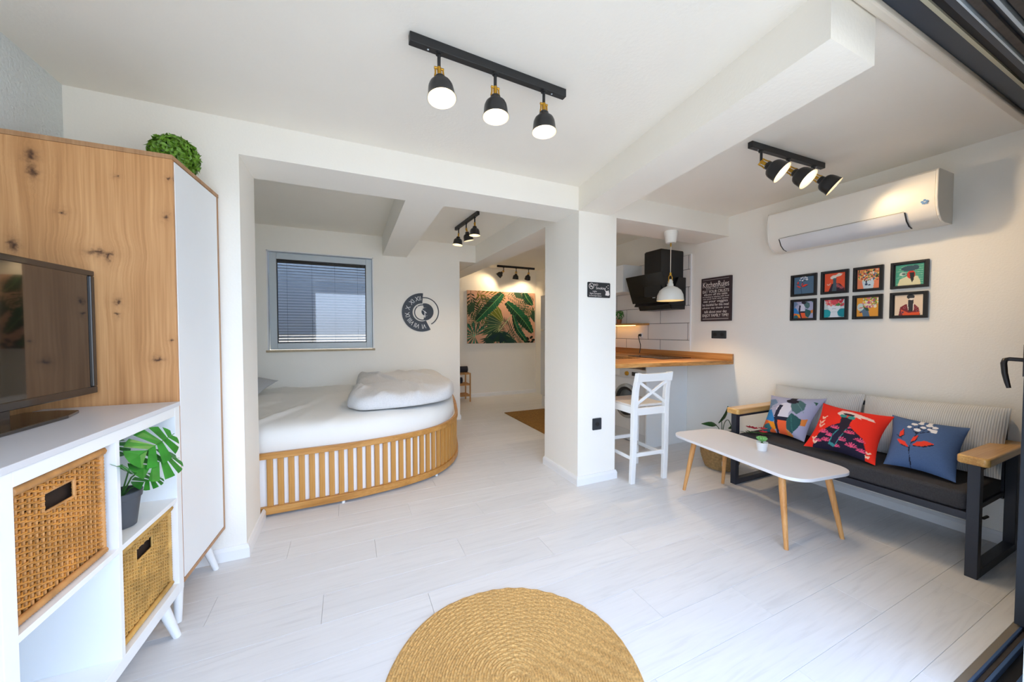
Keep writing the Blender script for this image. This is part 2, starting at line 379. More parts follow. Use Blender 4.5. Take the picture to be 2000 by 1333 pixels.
M_joint = mat('floor joint base board', '8f9092', 0.8)  # grey base board seen in the plank gaps

# ================================================================== THE ROOM
XL, XR, YF = -1.23, 3.612, 0.505
CZ, BZ, HZ = 2.48, 2.55, 2.29      # front ceiling, rear ceiling, underside of beams
# floor with planks
fl = struct('floor', MB().box((XL-0.1, YF, -0.05), (XR+0.1, 6.9, -0.0105)), M_joint)
protos = {}
row = 0; y = YF+0.068-0.2
while y < 6.75:
    y0, y1 = max(y, YF), min(y+0.2, 6.78)
    off = (row*0.47+0.35) % 1.2; x = XL-0.05-off
    if row == 1: x = 1.56-1.2*3
    while x < XR+0.05:
        x0, x1 = max(x, XL-0.04), min(x+1.2, XR+0.04)
        if x1-x0 > 0.03 and y1-y0 > 0.01 and not (x1 < 0.8 and y0 > 5.2):
            key = (round(x1-x0, 3), round(y1-y0, 3)); w_, h_ = key
            if key not in protos:
                g = 0.0005; b_ = 0.0008
                vs = [(-w_/2+g,-h_/2+g,-0.010),(w_/2-g,-h_/2+g,-0.010),(w_/2-g,h_/2-g,-0.010),(-w_/2+g,h_/2-g,-0.010)]
                vs += [(a*1.0,b,-b_) for a,b,_ in vs] + [(a-math.copysign(b_,a), b-math.copysign(b_,b), 0) for a,b,_ in vs[:4]]
                fs = [(8,9,10,11)]+[(i,(i+1)%4,4+(i+1)%4,4+i) for i in range(4)]+[(4+i,4+(i+1)%4,8+(i+1)%4,8+i) for i in range(4)]
                q = obj('floor_plank', MB().add(vs, fs), M_plank, fl, loc=((x0+x1)/2, (y0+y1)/2, 0)); protos[key] = q
            else: shared('floor_plank', protos[key], fl, ((x0+x1)/2, (y0+y1)/2, 0))
        x += 1.2
    y += 0.2; row += 1

T = 0.12
struct('wall_left', MB().box((XL-T, 0.3, -0.05), (XL, 5.3, 2.7)), M_wall_cool)
wr = struct('wall_right', MB().box((XR, 0.1, -0.05), (XR+T, 6.9, 2.7)), M_wall)
struct('wall_back', MB().box((XL, 2.5, -0.01), (-0.541, 2.86, CZ+0.1)), M_wall)              # pier left of the bed opening
struct('wall_header', MB().box((-0.541, 2.5, HZ), (1.745, 2.855, CZ+0.1)), M_wall)
struct('wall_column', MB().box((1.745, 2.5, -0.01), (2.137, 3.055, CZ+0.1)), M_wall)
struct('wall_kitchen_header', MB().box((2.137, 2.5, 2.28), (XR, 2.87, CZ+0.1)), M_wall)
# bed wall with a window opening
wx0, wx1, wz0, wz1 = -0.862, 0.322, 1.066, 2.262
struct('wall_bed', MB().box((XL, 5.1, -0.01), (wx0, 5.3, BZ+0.05)).box((wx1, 5.1, -0.01), (1.491, 5.3, BZ+0.05))
       .box((wx0, 5.1, -0.01), (wx1, 5.3, wz0)).box((wx0, 5.1, wz1), (wx1, 5.3, BZ+0.05)), M_wall)
struct('wall_lintel', MB().box((1.491, 5.1, 2.305), (1.745, 6.75, BZ+0.05)), M_wall)
struct('wall_hall_back', MB().box((0.6, 6.72, -0.01), (XR+T, 6.84, BZ+0.05)), M_wall)
struct('wall_hall_left', MB().box((0.6, 5.3, -0.01), (0.72, 6.72, BZ+0.05)), M_wall)
struct('ceiling', MB().box((XL-T, 0.30, CZ), (XR+T, 2.6, CZ+0.12)).box((XL-T, 2.6, BZ), (XR+T, 5.3, BZ+0.12)).box((0.6, 5.3, BZ), (XR+T, 6.9, BZ+0.12)), M_ceil)
# beams
struct('trim_1', MB().prism([(1.50,0.69),(1.80,0.69),(2.065,2.5),(1.742,2.5)], HZ, CZ+0.02), M_ceil)
struct('trim_2', MB().prism([(0.417,2.85),(0.714,2.85),(0.747,5.1),(0.438,5.1)], 2.30, BZ+0.02), M_wall)
struct('trim_3', MB().prism([(1.745,3.05),(2.10,3.05),(1.965,6.72),(1.72,6.72),(1.735,5.1)], 2.30, BZ+0.02), M_wall)
# baseboards: bevelled boards
def board(name, pts, out, h=0.075, t=0.016):
    mb = MB()
    for (a, b), nrm in zip(zip(pts[:-1], pts[1:]), out):
        a, b, n_ = np.array(a), np.array(b), np.array(nrm, float)
        prof = [(0,0),(t,0),(t,h*0.72),(t*0.45,h),(0,h)]
        d = (b-a)/np.linalg.norm(b-a)
        vs = []
        for P, s_ in ((a, -1), (b, 1)):
            for (o_, z_) in prof: vs.append((*(P+n_*o_+d*s_*o_*name_ext.get(name, 1)), z_))
        n5 = 5
        mb.add(vs, [tuple(range(4,-1,-1)), tuple(range(5,10))]+[(i,(i+1)%n5,n5+(i+1)%n5,n5+i) for i in range(n5)])
    return struct(name, mb, M_trim)
name_ext = {'baseboard_right': 0}
board('baseboard_back', [(-0.95,2.5),(-0.541,2.5)], [(0,-1)])
board('baseboard_opening', [(-0.541,2.5),(-0.541,2.93)], [(1,0)])
board('baseboard_column', [(1.745,3.05),(1.745,2.5),(2.137,2.5),(2.137,3.05)], [(-1,0),(0,-1),(1,0)])
board('baseboard_right', [(XR,0.53),(XR,2.985)], [(-1,0)])
board('baseboard_hall', [(0.75,6.72),(3.6,6.72)], [(0,-1)])
board('baseboard_bed', [(1.491,5.12),(1.491,5.29)], [(1,0)])
# kitchen tiles on the right wall
M_tile = mat('white glazed tile', 'e6e2de', 0.18, var=0.015)
M_grout = mat('dark grout', '3a3c40', 0.8)
obj('grout', MB().box((XR-0.0085, 2.948, 0.99), (XR, 4.75, 2.178)), M_grout, wr)
zs = [1.0, 1.19, 1.393, 1.596, 1.811, 2.013, 2.178]
tp = {}
for r_ in range(6):
    z0, z1 = zs[r_], zs[r_+1]; yy = 2.974 if r_ in (1, 3, 5) else 3.378
    yy -= 0.608*2
    while yy < 4.75:
        y0, y1 = max(yy, 2.95), min(yy+0.608, 4.75)
        if y1-y0 > 0.015:
            key = (round(y1-y0, 3), round(z1-z0, 3))
            if key not in tp:
                a, b = key[0]/2-0.0034, key[1]/2-0.0026
                tp[key] = obj('tile', MB().box((-0.010, -a, -b), (0, a, b)), M_tile, wr, bevel=0.0012, seg=1, loc=(XR-0.001, (y0+y1)/2, (z0+z1)/2))
            else: shared('tile', tp[key], wr, (XR-0.001, (y0+y1)/2, (z0+z1)/2))
        yy += 0.608
obj('tile_edge', MB().box((XR-0.016, 2.936, 0.995), (XR, 2.948, 2.184)), M_trim, wr, bevel=0.001)

# ---------------- window in the bed wall, with a blind behind the glass
win = root_struct('window_1')
obj('reveal', MB().box((wx0,5.105,wz0),(wx0+0.012,5.19,wz1)).box((wx1-0.012,5.105,wz0),(wx1,5.19,wz1)).box((wx0,5.105,wz1-0.012),(wx1,5.19,wz1)), M_trim, win)
fm = MB(); a0, a1, c0, c1 = wx0+0.02, wx1-0.015, wz0+0.01, wz1-0.02; fw = 0.075
fm.box((a0,5.15,c0),(a0+fw,5.2,c1)).box((a1-fw,5.15,c0),(a1,5.2,c1)).box((a0+fw,5.15,c0),(a1-fw,5.2,c0+fw)).box((a0+fw,5.15,c1-fw),(a1-fw,5.2,c1))
obj('window_frame', fm, M_alu, win, bevel=0.006)
gk = MB(); g0, g1, h0, h1 = a0+fw, a1-fw, c0+fw, c1-fw
gk.box((g0,5.155,h0),(g0+0.008,5.195,h1)).box((g1-0.008,5.155,h0),(g1,5.195,h1)).box((g0,5.155,h0),(g1,5.195,h0+0.008)).box((g0,5.155,h1-0.008),(g1,5.195,h1))
obj('gasket', gk, M_black, win)
obj('pane', MB().box((g0,5.172,h0),(g1,5.178,h1)), M_glass, win)
obj('window_sill', MB().box((wx0-0.012,5.075,wz0-0.022),(wx1+0.012,5.15,wz0+0.004)), mat('sand stone sill', 'b9a98e', 0.6, var=0.1, vscale=30), win, bevel=0.003)
M_slat = mat('grey blind slat', 'aeaaa2', 0.45, var=0.03)
n_sl = 29
sl = None
for k in range(n_sl):
    zc = h0+0.015+(h1-h0-0.04)*k/(n_sl-1)
    if sl is None: sl = obj('blind_slat', MB().box((g0-0.03-((g0+g1)/2),-0.0165,-0.0006),(g1+0.03-((g0+g1)/2),0.0165,0.0006)), M_slat, win, loc=((g0+g1)/2,5.235,zc), rot=(math.radians(30),0,0))
    else: shared('blind_slat', sl, win, ((g0+g1)/2,5.235,zc), rot=(math.radians(30),0,0))
for xx in (g0+0.1, g0+0.37, g1-0.37, g1-0.1): obj('blind_cord', MB().tube([(xx,5.212,h0),(xx,5.212,h1)], 0.0015, 5), M_black, win)
obj('head_rail', MB().box((g0-0.03,5.215,h1-0.03),(g1+0.03,5.255,h1+0.02)), mat('blind head rail', '50565c', 0.4), win)
# stair well behind the window; roof gap shaped to set its sky light
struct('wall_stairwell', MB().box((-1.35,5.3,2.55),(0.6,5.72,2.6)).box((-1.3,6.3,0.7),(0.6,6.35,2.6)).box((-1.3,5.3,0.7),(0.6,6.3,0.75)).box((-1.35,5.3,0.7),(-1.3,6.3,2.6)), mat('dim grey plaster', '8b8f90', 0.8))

struct('wall_light_block', MB().box((1.98,0.10,-0.05),(XR+T,0.35,2.7)).box((XL-T,0.10,-0.05),(-0.72,0.35,2.7)), M_wall_cool)  # unseen closures added to block daylight at both ends of the opening
# ---------------- sliding door across the front
door = root_struct('door_1')
M_track_a = mat('blue anodised track', '5f81b5', 0.3, metal=0.6, var=0.06)
M_track_b = mat('brown weathered track', '4b4440', 0.6, var=0.2, vscale=30)
M_black2 = mat('track shadow black', '14161b', 0.6)
xa, xb = -1.2, XR
obj('threshold', MB().box((xa,0.484,-0.03),(xb,0.504,0.002)), mat('taupe threshold strip', '7c7468', 0.6, var=0.1), door)
obj('floor_track', MB().box((xa,0.36,-0.06),(xb,0.484,-0.022)), M_black2, door)
for (y0, y1, z1, m_) in ((0.476,0.484,0.004,M_track_a),(0.462,0.476,-0.008,M_track_b),(0.448,0.458,0.004,M_track_a),(0.40,0.410,0.0,M_track_a),(0.372,0.382,-0.004,M_track_b)):
    obj('track_rail', MB().box((xa,y0,-0.05),(xb,y1,z1)), m_, door, bevel=0.0015)
obj('ceiling_bead', MB().box((xa,0.652,2.452),(xb,0.685,CZ)), mat('cream plaster bead', 'dcd3c4', 0.6), door, bevel=0.008, seg=3)
obj('head_box', MB().box((xa,0.30,2.475),(xb,0.652,2.56)), M_darkalu, door)
obj('head_seal', MB().box((xa,0.578,2.462),(xb,0.590,2.478)), mat('pale seal strip', 'b9b49c', 0.7), door)
for (y0, y1, z0, m_) in ((0.552,0.577,2.47,M_black2),(0.532,0.552,2.455,M_darkalu),(0.526,0.532,2.45,M_alu),(0.500,0.522,2.46,M_track_b),(0.470,0.480,2.452,M_alu),(0.44,0.462,2.46,M_track_b),(0.40,0.412,2.45,M_alu),(0.36,0.39,2.46,M_track_b)):
    obj('head_rail', MB().box((xa,y0,z0),(xb,y1,2.48)), m_, door, bevel=0.001)
# parked leaf: stile, bottom rail, glass
obj('leaf_stile', MB().box((2.655,0.462,0.012),(2.735,0.498,2.45)), M_darkalu, door, bevel=0.003)
obj('leaf_stile', MB().box((2.655,0.415,0.012),(2.70,0.452,2.45)), M_darkalu, door, bevel=0.003)
obj('leaf_rail', MB().box((2.735,0.466,0.012),(XR-0.01,0.494,0.10)), M_darkalu, door, bevel=0.003)
obj('leaf_pane', MB().box((2.735,0.477,0.10),(XR-0.01,0.483,2.40)), M_glass, door)
M_handle = mat('dark bronze handle', '2b2a2c', 0.35, metal=0.3)
hd = MB().lathe([(0.02,0),(0.02,0.008)], 20, orient((2.70,0.498,1.17),(0,1,0)))
hd.box((2.684,0.498,1.10),(2.716,0.506,1.24))
hd.tube([(2.70,0.50,1.172),(2.70,0.545,1.174),(2.696,0.556,1.17),(2.69,0.558,1.155),(2.688,0.554,1.11),(2.684,0.546,1.07),(2.682,0.540,1.045)], [0.009,0.009,0.0095,0.010,0.0095,0.0085,0.007], 10)
obj('door_handle', hd, M_handle, door, smooth=50)
# balcony outside the door and a parapet, out of the picture: they carry the daylight in
struct('added_overhang', MB().box((-3.0,-0.60,2.62),(5.0,0.30,2.75)).box((-1.3,0.10,2.24),(XR,0.28,2.62)), mat('added overhang white', 'e3e4e4', 0.7))  # unseen roof and valance, added to hold back the sky light
struct('wall_balcony', MB().box((-3.0,-2.6,-0.12),(5.0,0.36,-0.06)).box((-3.0,-2.7,-0.12),(5.0,-2.6,0.5)), mat('pale balcony paving', 'cdc6b8', 0.7, var=0.06))

# ================================================================== FURNITURE, left side
# wardrobe
wd = thing('wardrobe', 'tall knotty oak wardrobe with white door in the left corner', 'wardrobe')
wp = [(-1.215,2.008),(-0.665,2.008),(-0.634,2.488),(-1.215,2.488)]
def inset(z0, z1, poly): return MB().prism(poly, z0, z1)
obj('side_panel', MB().box((-1.215,2.008,0.19),(-0.667,2.026,2.0265)), M_oak, wd, bevel=0.001)
obj('back_side_panel', MB().box((-1.215,2.470,0.19),(-0.636,2.488,2.0265)), M_oakedge, wd)
obj('top_panel', inset(2.027, 2.045, [(-1.215,2.0065),(-0.6655,2.0065),(-0.634,2.489),(-1.215,2.489)]), M_oakedge, wd)
obj('bottom_panel', inset(0.19, 0.208, [(-1.215,2.026),(-0.666,2.026),(-0.637,2.470),(-1.215,2.470)]), M_oakedge, wd)
obj('back_panel', MB().box((-1.215,2.026,0.208),(-1.205,2.470,2.027)), M_white, wd)
obj('door', MB().prism([(-0.69,2.029),(-0.6655,2.029),(-0.6375,2.467),(-0.662,2.467)], 0.211, 2.024), M_white, wd, bevel=0.0008)
def splay_leg(parent, top, foot, r0, r1, m):
    return obj('leg', MB().tube([foot, top], [r1, r0], 16), m, parent, smooth=40)
splay_leg(wd, (-0.71,2.39,0.19), (-0.665,2.43,0.0), 0.021, 0.013, M_white)
splay_leg(wd, (-0.71,2.09,0.19), (-0.70,2.05,0.0), 0.021, 0.013, M_white)
splay_leg(wd, (-1.15,2.39,0.19), (-1.19,2.43,0.0), 0.021, 0.013, M_white)
splay_leg(wd, (-1.15,2.09,0.19), (-1.19,2.06,0.0), 0.021, 0.013, M_white)

# cube shelf unit (local frame: +x out to the room, y along the front; t measured from the far corner towards the camera)
rz = math.radians(-2.8)
su = thing('shelf_unit', 'white open cube shelf unit on white legs under the television', 'shelf', (-0.655,1.965,0), rz)
D_ = 0.405; tA, tB = -0.017, 0.800; z0u, z1u = 0.192, 0.982
zi0, zi1 = 0.236, 0.945; zm = 0.592
y_ = lambda t: -t
obj('side_board', MB().box((-D_,y_(tA),z0u),(0,y_(tA+0.040),z1u)), M_white, su, bevel=0.001)
obj('side_board', MB().box((-D_,y_(tB),z0u),(0,y_(tB-0.038),z1u)), M_white, su, bevel=0.001)
obj('top_board', MB().box((-D_,y_(tA+0.040),zi1),(0,y_(tB-0.038),z1u)), M_white, su, bevel=0.001)
obj('bottom_board', MB().box((-D_,y_(tA+0.040),z0u),(0,y_(tB-0.038),zi0)), M_white, su, bevel=0.001)
obj('top_plate', MB().box((-D_-0.004,y_(tA+0.004),z1u),(0.004,y_(tB-0.002),1.0)), mat('pale grey lacquer top', 'cfd2d8', 0.3, var=0.01), su, bevel=0.0015)
obj('divider', MB().box((-D_,y_(0.384),zi0),(-0.001,y_(0.402),zi1)), M_white, su, bevel=0.0006)
obj('shelf', MB().box((-D_,y_(0.023),zm-0.009),(-0.001,y_(0.384),zm+0.009)), M_white, su, bevel=0.0006)
obj('shelf', MB().box((-D_,y_(0.402),zm-0.009),(-0.001,y_(0.762),zm+0.009)), M_white, su, bevel=0.0006)
obj('back_board', MB().box((-D_-0.004,y_(tA+0.01),z0u+0.01),(-D_+0.001,y_(tB-0.01),z1u-0.01)), M_white, su)
splay_leg(su, (-0.055,-0.05,z0u), (-0.018,-0.008,0.0), 0.022, 0.014, M_white)
splay_leg(su, (-0.055,-0.73,z0u), (-0.018,-0.78,0.0), 0.022, 0.014, M_white)
splay_leg(su, (-0.35,-0.05,z0u), (-0.38,-0.02,0.0), 0.022, 0.014, M_white)
splay_leg(su, (-0.35,-0.73,z0u), (-0.38,-0.78,0.0), 0.022, 0.014, M_white)

# rattan baskets
M_basket_shadow = mat('basket interior shadow', '2c1d12', 0.9, var=0.2, vscale=40)  # dark brown that paints the shade inside the baskets
def basket(label, t0, t1, z0, z1, mweave, mbind, seed, nst, nrow, group):
    """woven box; the front face stands at local x = -0.02"""
    rnd = random.Random(seed)
    w = (t1-t0); h = z1-z0; dp = 0.34
    c = Matrix.Rotation(rz, 4, 'Z') @ Vector((-0.022-dp/2, -(t0+t1)/2, 0))
    b = thing('rattan_basket', label, 'basket', (-0.655+c.x, 1.965+c.y, z0+0.001), rz, group)
    hx, hy = dp/2, w/2
    hw, ht, hb = 0.052, h-0.058, h-0.108          # handle hole on the front
    # stakes
    mb = MB()
    def loop_pt(s, inset=0.0):
        """s in 0..1 round the box starting at the front left corner; front side first (x=+hx)"""
        P = 2*(2*hx+2*hy); d = s*P
        ax, ay = hx-inset, hy-inset
        if d < 2*hy: return Vector((ax, -hy+d, 0)) if True else None, Vector((1,0,0))
        d -= 2*hy
        if d < 2*hx: return Vector((hx-d, ay, 0)), Vector((0,1,0))
        d -= 2*hx
        if d < 2*hy: return Vector((-ax, hy-d, 0)), Vector((-1,0,0))
        d -= 2*hy
        return Vector((-hx+d, -ay, 0)), Vector((0,-1,0))
    nside = int(nst*hx/hy)
    sides = [(2*hy, nst), (2*hx, nside), (2*hy, nst), (2*hx, nside)]
    ss = []; acc = 0; P = 2*(2*hx+2*hy)
    for ln, n in sides:
        for k in range(n): ss.append((acc+(k+0.5)/n*ln)/P)
        acc += ln
    for s in ss:
        p, nn = loop_pt(s, 0.008)
        if nn.x > 0.5 and abs(p.y) < hw: segs = [(0.012, hb), (ht, h-0.01)]
        else: segs = [(0.012, h-0.01)]
        for (a, bz) in segs:
            if bz > a: mb.tube([p+Vector((0,0,a)), p+Vector((0,0,bz))], 0.0036, 5, cap=False)
    obj('stake', mb, mbind, b, smooth=60, kind='stuff')
    # weavers
    mb = MB(); n = len(ss)
    for r in range(nrow):
        z = 0.024+(h-0.052)*(r+0.5)/nrow; hole = hb < z < ht
        run = []
        rr = (h-0.052)/nrow*0.36
        for k in range(n*2+1):
            kk = k % (2*n); i = kk//2; s = ss[i] if kk % 2 == 0 else (ss[i]+(ss[(i+1) % n] if i+1 < n else 1+ss[0]))/2
            p, nn = loop_pt(s % 1.0, 0.008)
            amp = 0.0062*(1 if (i+r) % 2 == 0 else -1) if kk % 2 == 0 else 0
            q = p+nn*amp+Vector((0,0,z+rnd.uniform(-0.0016,0.0016)+(0.0010 if kk % 2 else 0)))
            if hole and nn.x > 0.5 and abs(p.y) < hw+0.002:
                if len(run) > 1: mb.tube(run, rr, 5, cap=False)
                run = []
            else: run.append(q)
        if len(run) > 1: mb.tube(run, rr, 5, cap=False)
    obj('weave', mb, mweave, b, smooth=80, kind='stuff')
    # bound rim, corners, bottom, handle
    def binding(name, pts, r, pitch):
        m2 = MB(); pts = [Vector(p) for p in pts]
        for a, c_ in zip(pts[:-1], pts[1:]):
            d = c_-a; N = max(2, int(d.length/pitch))
            run = [a+d*(k/(2*N)) for k in range(2*N+1)]; m2.tube(run, [r*(1.0 if k % 2 else 0.82) for k in range(2*N+1)], 8)
        return obj(name, m2, mbind, b, smooth=70)
    rim = [(hx,-hy,h),(hx,hy,h),(-hx,hy,h),(-hx,-hy,h),(hx,-hy,h)]
    binding('rim', [(x, y, z-0.012) for x,y,z in rim], 0.0135, 0.008)
    binding('base_rim', [(x, y, 0.012) for x,y,z in rim], 0.010, 0.008)
    for (sx_, sy_) in ((1,1),(1,-1)):
        binding('corner_binding', [(hx*sx_-0.004, (hy-0.003)*sy_, 0.02), (hx*sx_-0.004, (hy-0.003)*sy_, h-0.02)], 0.009, 0.010)
    binding('handle_binding', [(hx-0.008,-hw,hb),(hx-0.008,hw,hb),(hx-0.008,hw,ht),(hx-0.008,-hw,ht),(hx-0.008,-hw,hb)], 0.004, 0.007)
    obj('inner_shadow', MB().box((-hx+0.02,-hy+0.02,0.016),(hx-0.024,hy-0.02,h-0.03)), M_basket_shadow, b)  # dark box added for the shade behind weave and slot
    obj('base', MB().box((-hx+0.01,-hy+0.01,0.004),(hx-0.01,hy-0.01,0.014)), mweave, b)
    return b
basket('orange brown rattan basket with a slot handle in the upper near cube', 0.424, 0.742, zm+0.010, 0.938, M_rattan1, M_rattan1b, 1, 17, 38, None)
basket('pale yellow rattan basket with a slot handle in the lower far cube', 0.030, 0.374, zi0+0.001, zm-0.016, M_rattan2, M_rattan2, 2, 21, 44, None)

# monstera in the upper right cube
def monstera_leaf(size, splits=4, nseg=64):
    """heart shaped leaf with deep cuts, tip along +x, in the XY plane, stem at the origin; returns (verts, faces)"""
    mb = MB(); mid = [(size*k/10, 0, 0.10*size*math.sin(PI*k/10)) for k in range(11)]
    for sg in (-1, 1):
        n = splits
        for k in range(n):
            t0 = k/n; t1 = (k+0.70)/n
            def edge(t):     # outline of half a heart
                a = PI*(1-t); r = size*(0.60+0.10*math.sin(3*t))
                x = size*0.42-math.cos(PI*t)*size*0.58; yy = math.sin(PI*t)**0.75*size*0.52*(1-0.25*t)
                if t < 0.25: x -= size*0.10*(1-t/0.25)
                return x, yy
            xs0, xs1 = size*(0.02+0.9*t0), size*(0.02+0.9*min(1, t1+0.14/n))
            e = [edge(t0+(t1-t0)*q/3) for q in range(4)]
            pts = [(xs0,0)]+[(ex, ey) for ex, ey in e]+[(xs1,0)]
            V = [(px, sg*py, 0.10*size*math.sin(PI*max(0,min(1,px/size)))-0.35*py*py/size) for px, py in pts]
            f = tuple(range(len(V))); mb.add(V, [f if sg > 0 else f[::-1]])
    mb.tube([(p[0],p[1],p[2]+0.0006) for p in mid], size*0.008, 4)
    return mb
def place(mb, M): mb.v = [tuple(M @ Vector(p)) for p in mb.v]; return mb
mp_ = thing('potted_monstera', 'small artificial monstera in a dark grey pot in the upper far cube', 'plant', (-0.742,1.735,zm+0.010))
obj('pot', MB().lathe([(0.036,0),(0.040,0.002),(0.052,0.100),(0.056,0.102),(0.058,0.124),(0.055,0.126),(0.052,0.112),(0.001,0.108)], 32, cap=False), M_potgrey, mp_, smooth=40)
obj('soil', MB().lathe([(0.0505,0.098),(0.0505,0.104),(0.001,0.106)], 24, cap=False), M_soil, mp_)
leaves = [  # base point (world-relative), tip direction, normal hint, size
    ((0.075,-0.055,0.262), (0.30,0.93,0.22), (0.75,-0.35,0.5), 0.155),
    ((0.085,-0.060,0.215), (0.35,0.92,-0.10), (0.70,-0.2,0.7), 0.150),
    ((0.060,-0.02,0.150), (0.35,0.85,-0.1), (0.7,0.1,0.7), 0.085),
    ((0.03,-0.08,0.235), (0.4,-0.8,0.2), (0.6,0.2,0.8), 0.11),
    ((-0.02,0.02,0.26), (-0.5,0.6,0.3), (0.3,-0.3,0.9), 0.11)]
for (bp_, dr, nh, sz) in leaves:
    z = Vector(nh); x = Vector(dr).normalized(); z = (z-x*z.dot(x)).normalized(); y2 = z.cross(x)
    M_ = Matrix((x, y2, z)).transposed().to_4x4(); M_.translation = Vector(bp_)
    obj('leaf', place(monstera_leaf(sz, 5), M_), M_leaf, mp_)
    obj('stem', MB().tube([(0,0,0.10),(bp_[0]*0.5,bp_[1]*0.5,0.10+(bp_[2]-0.1)*0.7),bp_], 0.0025, 6), M_stem, mp_)

# television
tv = thing('television', 'black flat television on a stand plate on the white shelf unit', 'television', (-0.957,1.597,1.0), math.radians(-5.7))
tw, z0t, z1t = 0.385, 0.056, 0.534     # half width along y
M_screen = mat('dark glossy screen', '0c0c0e', 0.03, coat=1.0, var=0.0, spec=0.9)
M_bezel = mat('black brown gloss bezel', '2a2624', 0.22, coat=0.5, var=0.03)
obj('housing', MB().box((-0.045,-tw+0.03,z0t+0.03),(-0.012,tw-0.03,z1t-0.03)).box((-0.012,-tw,z0t),(0.008,tw,z1t)), M_black, tv, bevel=0.003)
bz = 0.020
obj('bezel', MB().box((0.008,-tw,z1t-bz),(0.018,tw,z1t)).box((0.008,-tw,z0t),(0.018,tw,z0t+bz*1.3)).box((0.008,tw-bz,z0t+bz*1.3),(0.018,tw,z1t-bz)).box((0.008,-tw,z0t+bz*1.3),(0.018,-tw+bz,z1t-bz)), M_bezel, tv, bevel=0.003)
obj('screen', MB().box((0.008,-tw+bz,z0t+bz*1.3),(0.0115,tw-bz,z1t-bz)), M_screen, tv)
obj('neck', MB().box((-0.03,-0.06,0.008),(0.0,0.06,0.10)), M_bezel, tv, bevel=0.004)
obj('stand_plate', MB().prism([(-0.11,-0.30),(0.085,-0.30),(0.070,0.16),(0.040,0.255),(-0.03,0.275),(-0.11,0.26)], 0.0, 0.012), M_bezel, tv, bevel=0.003)

# boxwood ball on the wardrobe
def leaf_cloud(c, R, n, size, rnd, zmin=-1.0, squash=1.0):
    mb = MB()
    for _ in range(n):
        while True:
            d = Vector((rnd.gauss(0,1), rnd.gauss(0,1), rnd.gauss(0,1))).normalized()
            if d.z > zmin: break
        r = R*rnd.uniform(0.80,1.0); p = Vector(c)+Vector((d.x*r, d.y*r, d.z*r*squash))
        nn = (d+Vector((rnd.gauss(0,.45),rnd.gauss(0,.45),rnd.gauss(0,.45)))).normalized()
        a = nn.orthogonal().normalized(); a = (Matrix.Rotation(rnd.uniform(0,6.28),3,nn) @ a); b = nn.cross(a)
        s = size*rnd.uniform(0.7,1.2)
        mb.add([p-a*s, p-a*s*0.1+b*s*0.55+nn*s*0.15, p+a*s, p-a*s*0.1-b*s*0.55+nn*s*0.15], [(0,3,2,1)])
    return mb
bx_ = thing('boxwood_ball', 'round green artificial boxwood ball on top of the wardrobe', 'plant', (-0.745,2.275,2.045))
obj('foliage', leaf_cloud((0,0,0.092), 0.096, 1300, 0.0155, random.Random(3), zmin=-0.75), M_box, bx_, kind='stuff')
obj('core', MB().lathe([(0.03,0.0),(0.055,0.03),(0.073,0.06),(0.076,0.09),(0.064,0.135),(0.035,0.16),(0.001,0.168)], 20), M_leafd, bx_, smooth=60)
obj('base_pot', MB().lathe([(0.045,0),(0.055,0.04)], 20), M_white, bx_, smooth=40)

# ================================================================== BED
front = catmull([(-0.66,2.958),(-0.50,2.961),(-0.28,2.966),(0.07,2.985),(0.476,3.072),(0.777,3.238),(0.995,3.55),(1.125,4.0),(1.235,4.5),(1.33,5.06)], 24)
seg = np.r_[0, np.cumsum(np.linalg.norm(np.diff(front, axis=0), axis=1))]; LEN = seg[-1]
def onc(s):
    p = np.array([np.interp(s, seg, front[:,0]), np.interp(s, seg, front[:,1])])
    q = np.array([np.interp(s+0.01, seg, front[:,0]), np.interp(s+0.01, seg, front[:,1])])-np.array([np.interp(s-0.01, seg, front[:,0]), np.interp(s-0.01, seg, front[:,1])])
    q /= np.linalg.norm(q); return p, q, np.array([q[1], -q[0]])   # outward normal points to the room
def curved_rail(z0, z1, o0, o1, s0=0.0, s1=None, n=90):
    s1 = s1 or LEN; mb = MB(); vs = []
    for k in range(n+1):
        p, d, nr = onc(s0+(s1-s0)*k/n)
        for (o_, z_) in ((o0,z0),(o1,z0),(o1,z1),(o0,z1)): vs.append((*(p+nr*o_), z_))
    fs = [(0,1,2,3),(4*n+3,4*n+2,4*n+1,4*n)]
    for k in range(n):
        for j in range(4): fs.append((4*k+j, 4*k+(j+1)%4, 4*(k+1)+(j+1)%4, 4*(k+1)+j))
    return mb.add(vs, fs)
bd = thing('built_in_bed', 'curved built-in bed base clad in honey wooden slats in the alcove', 'bed')
obj('top_rail', curved_rail(0.408, 0.450, -0.024, 0.006), M_bamboo_h, bd, bevel=0.003, smooth=50)
obj('bottom_rail', curved_rail(0.020, 0.072, -0.024, 0.008), M_bamboo_h, bd, bevel=0.003, smooth=50)
obj('white_backing', curved_rail(0.020, 0.440, -0.040, -0.026), mat('bright white board', 'f3f4f6', 0.5, var=0.0), bd, smooth=60)
s = 0.158; k = 0
while s < LEN-0.02:
    p, d, nr = onc(s); sw = 0.0185
    ang = math.atan2(d[1], d[0])
    if k == 0: slat0 = obj('slat', MB().box((-sw,-0.008,0.072),(sw,0.010,0.408)), M_bamboo, bd, bevel=0.0015, seg=1, loc=(p[0]-nr[0]*0.012, p[1]-nr[1]*0.012, 0), rot=(0,0,ang))
    else: shared('slat', slat0, bd, (p[0]-nr[0]*0.012, p[1]-nr[1]*0.012, 0), rot=(0,0,ang))
    s += 0.0645; k += 1
for s_ in (0.05, 0.62, 1.42): 
    p, d, nr = onc(s_); obj('foot', MB().lathe([(0.012,0),(0.012,0.02)], 12, Matrix.Translation((*(p-nr*0.01),0))), M_white, bd)
